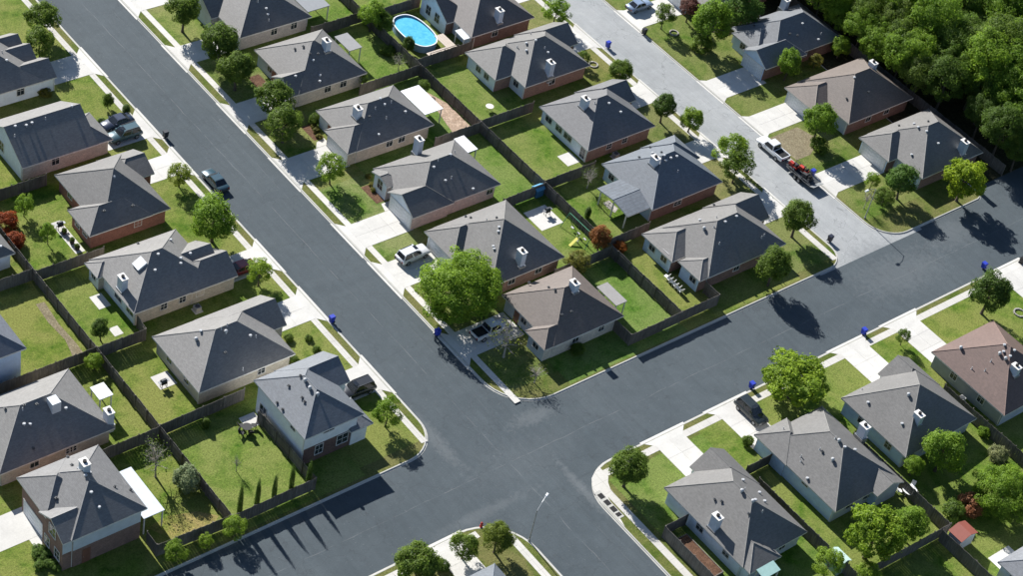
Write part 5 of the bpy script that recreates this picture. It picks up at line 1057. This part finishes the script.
for a, b in ((A, B), (B, C), (C, D)):
    for i in range(N): j = (i+1) % N; m.f.append([a[i], a[j], b[j], b[i]]); m.mi.append(0)
m.build('rim', 'white_metal', r)
m = MB(); m.poly([(p[0], p[1], 0.92) for p in oval(rx-0.06, ry-0.06)]); m.build('water', 'pool_water', r)
dk = thing('pool_deck', 'pale plank deck at the end of the oval pool', 'deck', (39.0, 58.1, 0))
for i in range(13):
    m = MB(); x = -2.4+i*0.37; y1 = (0.55 if i < 9 else 3.2); m.box(x, x+0.35, -0.75, y1-1.0+0.5, 1.0, 1.06); m.build('plank', 'matte', dk, (0.50, 0.43, 0.36))
for (x, y) in ((-2.2, -0.6), (2.2, -0.6), (-2.2, 0.0), (2.2, 2.2), (0, -0.6)):
    m = MB(); m.box(x-.06, x+.06, y-.06, y+.06, 0, 1.0); m.build('post', 'fence_wood', dk)
m = MB(); m.box(-2.4, 2.45, -0.76, -0.72, 1.5, 1.58); m.box(-2.4, 2.45, -0.76, -0.72, 0.1, 1.0); m.build('railing', 'fence_wood', dk)
# sheds
def shed(label, x0, x1, y0, y1, wall, roofc, h=1.9, pattern=None):
    r = thing('garden_shed', label, 'shed', ((x0+x1)/2, (y0+y1)/2, 0)); O = r.location; m = MB(O); m.box(x0, x1, y0, y1, 0, h); m.build('wall', 'siding', r, wall)
    xm = (x0+x1)/2; e = 0.15
    for s, (a, b) in ((0, (x0-e, xm)), (1, (xm, x1+e))):
        za, zb = (h-0.02, h+0.5) if s == 0 else (h+0.5, h-0.02)
        m = MB(O); m.faces([(a, y0-e, za), (b, y0-e, zb), (b, y1+e, zb), (a, y1+e, za), (a, y0-e, za-.06), (b, y0-e, zb-.06), (b, y1+e, zb-.06), (a, y1+e, za-.06)], [(0, 1, 2, 3), (7, 6, 5, 4), (0, 4, 5, 1), (2, 6, 7, 3), (1, 5, 6, 2), (3, 7, 4, 0)]); m.build('roof_panel', 'painted', r, roofc)
    m = MB(O); m.faces([(x0, y0-.002, h), (x1, y0-.002, h), (xm, y0-.002, h+0.46)], [(0, 1, 2)]); m.build('gable', 'siding', r, wall)
    m = MB(O); m.faces([(x0, y1+.002, h), (xm, y1+.002, h+0.46), (x1, y1+.002, h)], [(0, 1, 2)]); m.build('gable', 'siding', r, wall)
    m = MB(O); m.box(x0-0.03, x0, (y0+y1)/2-0.45, (y0+y1)/2+0.45, 0.02, 1.7); m.build('door', 'painted', r, tuple(c*0.8 for c in wall)); return r
shed('small mint-roofed garden shed beside the lime tree', 22.9, 24.3, -35.2, -33.4, (0.30, 0.42, 0.40), (0.50, 0.66, 0.62))
shed('small garden shed with worn red roof by the pink-brown shrub', 37.4, 39.9, -39.8, -38.1, (0.50, 0.54, 0.58), (0.24, 0.075, 0.055))
# furniture helpers
def table(label, x, y, z, R, h, col, ring=False, cat='table', group=None, chairs=0, mt='painted'):
    r = thing('garden_table', label, cat, (x, y, z), random.random()*3, group)
    m = MB(); m.tube((0, 0, h-0.04), (0, 0, h), R, R, 16); m.build('table_top', mt, r, col)
    for i in range(4):
        a = i*math.pi/2+0.7; k = MB(); k.tube((R*0.7*math.cos(a), R*0.7*math.sin(a), 0), (R*0.6*math.cos(a), R*0.6*math.sin(a), h-0.04), 0.03, 0.03); k.build('leg', mt, r, col)
def chair(label, x, y, ang, col, group=None, z=0.02):
    r = thing('garden_chair', label, 'chair', (x, y, z), ang, group)
    m = MB(); m.box(-0.25, 0.25, -0.25, 0.25, 0.38, 0.44); m.build('seat', 'painted', r, col)
    m = MB(); m.faces([(-0.27, -0.25, 0.44), (-0.27, 0.25, 0.44), (-0.4, 0.25, 0.92), (-0.4, -0.25, 0.92), (-0.22, -0.25, 0.44), (-0.22, 0.25, 0.44), (-0.35, 0.25, 0.92), (-0.35, -0.25, 0.92)], [(0, 1, 2, 3), (7, 6, 5, 4), (3, 2, 6, 7), (0, 3, 7, 4), (1, 5, 6, 2)]); m.build('backrest', 'painted', r, col)
    for (a, b) in ((-.22, -.22), (.22, -.22), (-.22, .22), (.22, .22)):
        k = MB(); k.box(a-.02, a+.02, b-.02, b+.02, 0, 0.38); k.build('leg', 'painted', r, col)
WHT = (0.7, 0.7, 0.68); BLK_ = (0.02, 0.02, 0.022)
for i in range(6):
    chair('white moulded chair in the row behind the corner house', 37.35+0.03*i, 6.6+0.62*i*0.9, math.pi/2+(0.2 if i % 2 else -0.1), WHT, 'row of white patio chairs')
for i, (x, y, a) in enumerate(((-20.9, 13.6, 0), (-19.7, 13.0, 2.6), (-20.5, 12.3, 1.2), (-21.4, 12.7, -0.9))):
    chair('black patio chair on the slab behind the white two-storey house', x, y, a, BLK_, 'black patio chairs')
table('round black patio table behind the white two-storey house', -20.6, 12.95, 0.02, 0.55, 0.72, BLK_)
q = P(411, 158); q = T(341, 96, 885, 85); table('round white garden table on the lawn behind the notched porch house', q[0], q[1], 0, 0.55, 0.7, (0.6, 0.56, 0.5))
q = P(908, 494); table('white garden table beside the bright green tree', q[0], q[1], 0, 0.85, 0.75, WHT)
for a in range(3): chair('white chair at the garden table beside the bright green tree', q[0]+1.1*math.cos(a*2.1+.4), q[1]+1.1*math.sin(a*2.1+.4), a*2.1+.4+math.pi, WHT, 'white chairs at the garden table')
# barbecues / coolers
def grill(label, x, y, ang=0):
    r = thing('barbecue_grill', label, 'grill', (x, y, 0.02), ang)
    m = MB(); m.frus((-0.35, 0.35, -0.25, 0.25), (-0.32, 0.32, -0.22, 0.22), 0.5, 0.85); m.build('firebox', 'black', r)
    m = MB(); m.frus((-0.35, 0.35, -0.25, 0.25), (-0.3, 0.3, -0.12, 0.12), 0.86, 1.1); m.build('lid', 'dark_metal', r)
    for s in (-1, 1): k = MB(); k.box(s*0.5-0.13, s*0.5+0.13, -0.2, 0.2, 0.78, 0.82); k.build('shelf', 'grey_metal', r)
    for (a, b) in ((-.3, -.2), (.3, -.2), (-.3, .2), (.3, .2)): k = MB(); k.box(a-.025, a+.025, b-.025, b+.025, 0, 0.5); k.build('leg', 'dark_metal', r)
q = T(0, 285, 628, 378, 0.5, 3.838); grill('black barbecue on the patio behind the turbine vent house', q[0], q[1])
grill('black barbecue beside the swing set patio', 31.6, 25.6)
grill('dark barbecue beside the red brick house back strip', -22.3, 50.2)
# planters along the red brick house strip
for i, y in enumerate((49.2, 47.4, 46.2)):
    r = thing('planter', 'dark round planter on the strip behind the red brick house', 'planter', (-22.3, y, 0.02), 0, 'planters behind the red brick house')
    m = MB(); m.tube((0, 0, 0), (0, 0, 0.42), 0.24, 0.34, 10); m.build('pot', 'matte', r, (0.06, 0.05, 0.05)); me, _, _ = TREES['shrub'][i % 3]; ob('foliage', me, r, LG, (0, 0, 0.6), 0, 0.35)
# swing set, slide, play house
sw = thing('swing_set', 'green metal swing set with frame legs by the back fence', 'swing set', (32.6, 20.6, 0))
GRN = (0.06, 0.22, 0.13)
m = MB(); m.tube((0, -2.2, 2.1), (0, 2.2, 2.1), 0.05, 0.05); m.build('top_bar', 'painted', sw, GRN)
for yy in (-2.2, 2.2):
    for s in (-1, 1): m = MB(); m.tube((0, yy, 2.1), (s*0.9, yy+(0.2 if yy > 0 else -0.2), 0), 0.045, 0.045); m.build('leg', 'painted', sw, GRN)
for yy in (-1.2, 0.0, 1.2):
    m = MB(); m.box(-0.12, 0.12, yy-0.22, yy+0.22, 0.45, 0.49); m.tube((0, yy-0.2, 0.47), (0, yy-0.2, 2.1), 0.012, 0.012, 4); m.tube((0, yy+0.2, 0.47), (0, yy+0.2, 2.1), 0.012, 0.012, 4); m.build('swing', 'painted', sw, (0.5, 0.5, 0.5))
q = P(574, 241, 0.5); sl_ = thing('slide', 'small yellow plastic slide beside the swing set', 'slide', (q[0], q[1], 0), 0.1); sl_.scale = (0.75, 0.75, 0.75)
m = MB(); m.faces([(-0.9, -0.25, 0.06), (0.8, -0.25, 1.0), (0.8, 0.25, 1.0), (-0.9, 0.25, 0.06), (-0.9, -0.25, 0.0), (0.8, -0.25, 0.94), (0.8, 0.25, 0.94), (-0.9, 0.25, 0.0)], [(0, 1, 2, 3), (7, 6, 5, 4), (0, 4, 5, 1), (3, 2, 6, 7), (1, 5, 6, 2), (0, 3, 7, 4)]); m.build('chute', 'painted', sl_, (0.6, 0.56, 0.10))
for s in (-1, 1): m = MB(); m.box(0.78, 0.86, s*0.28-.04, s*0.28+.04, 0, 1.3); m.build('ladder_rail', 'painted', sl_, (0.7, 0.7, 0.7))
for k in range(3): m = MB(); m.box(0.8, 0.9, -0.26, 0.26, 0.25+0.28*k, 0.3+0.28*k); m.build('rung', 'painted', sl_, (0.7, 0.7, 0.7))
q = P(538, 190, 0.8); pl = thing('play_house', 'small blue plastic play house by the back fence', 'play house', (q[0], q[1], 0))
m = MB(); m.box(-0.6, 0.6, -0.5, 0.5, 0, 1.2); m.build('wall', 'painted', pl, (0.05, 0.16, 0.30))
m = MB(); m.faces([(-0.7, -0.6, 1.18), (0.7, -0.6, 1.18), (0.7, 0.6, 1.18), (-0.7, 0.6, 1.18), (-0.7, 0, 1.65), (0.7, 0, 1.65)], [(0, 1, 5, 4), (2, 3, 4, 5), (1, 2, 5), (3, 0, 4), (3, 2, 1, 0)]); m.build('roof', 'painted', pl, (0.08, 0.25, 0.40))
m = MB(); m.box(-0.63, -0.6, -0.2, 0.2, 0.05, 0.9); m.build('door', 'painted', pl, (0.6, 0.6, 0.6))
# raised garden bed
gb = thing('raised_garden_bed', 'long raised garden bed of brown mulch beside the mint awning house', 'garden bed', (11.35, -25.6, 0))
m = MB(); m.box(-0.75, 0.75, -2.9, 2.9, 0.05, 0.34); m.build('mulch', 'mulch', gb)
for s in (-1, 1):
    m = MB(); m.box(s*0.8-0.05, s*0.8+0.05, -3.0, 3.0, 0, 0.4); m.build('edge_board', 'fence_wood', gb); m = MB(); m.box(-0.75, 0.75, s*2.95-0.05, s*2.95+0.05, 0, 0.4); m.build('edge_board', 'fence_wood', gb)
# tree rings of stone
def ring(label, x, y, R):
    r = thing('stone_ring', label, 'stone ring', (x, y, 0))
    n = 14
    for i in range(n):
        a = 2*math.pi*i/n; k = MB(); k.box(-0.13, 0.13, -0.09, 0.09, 0, 0.16); o = k.build('stone', 'stone', r, None, False, (R*math.cos(a), R*math.sin(a), 0)); o.rotation_euler = (0, 0, a+math.pi/2)
q = T(512, 0, 485, 388); ring('ring of pale edging stones on the lawn by the notched porch house', q[0], q[1], 0.6)
q = T(512, 0, 968, 198); ring('ring of brown stones on the lawn near the blue car', q[0], q[1], 0.6)
q = T(852, 288, 1000, 150); ring('ring of pale stones on the lawn of the red-brown roofed house', q[0], q[1], 0.7)
# air conditioners beside side walls
def ac(label, x, y):
    r = thing('air_conditioner', label, 'air conditioner', (x, y, 0)); m = MB(); m.box(-0.36, 0.36, -0.36, 0.36, 0.08, 0.7); m.build('case', 'painted', r, (0.32, 0.32, 0.31))
    m = MB(); m.box(-0.5, 0.5, -0.5, 0.5, 0, 0.08); m.build('pad', 'concrete', r); m = MB(); m.tube((0, 0, 0.7), (0, 0, 0.74), 0.3, 0.3, 12); m.build('fan_grille', 'dark_metal', r)
for lab, x, y in (('skylight house', -15.5, 31.2), ('turbine vent house', -14.5, 17.6), ('brick house with four rear windows', 47, 30.3), ('red-brown roofed house', 55.6, -24)):
    ac('grey air conditioner beside the wall of the '+lab, x, y)
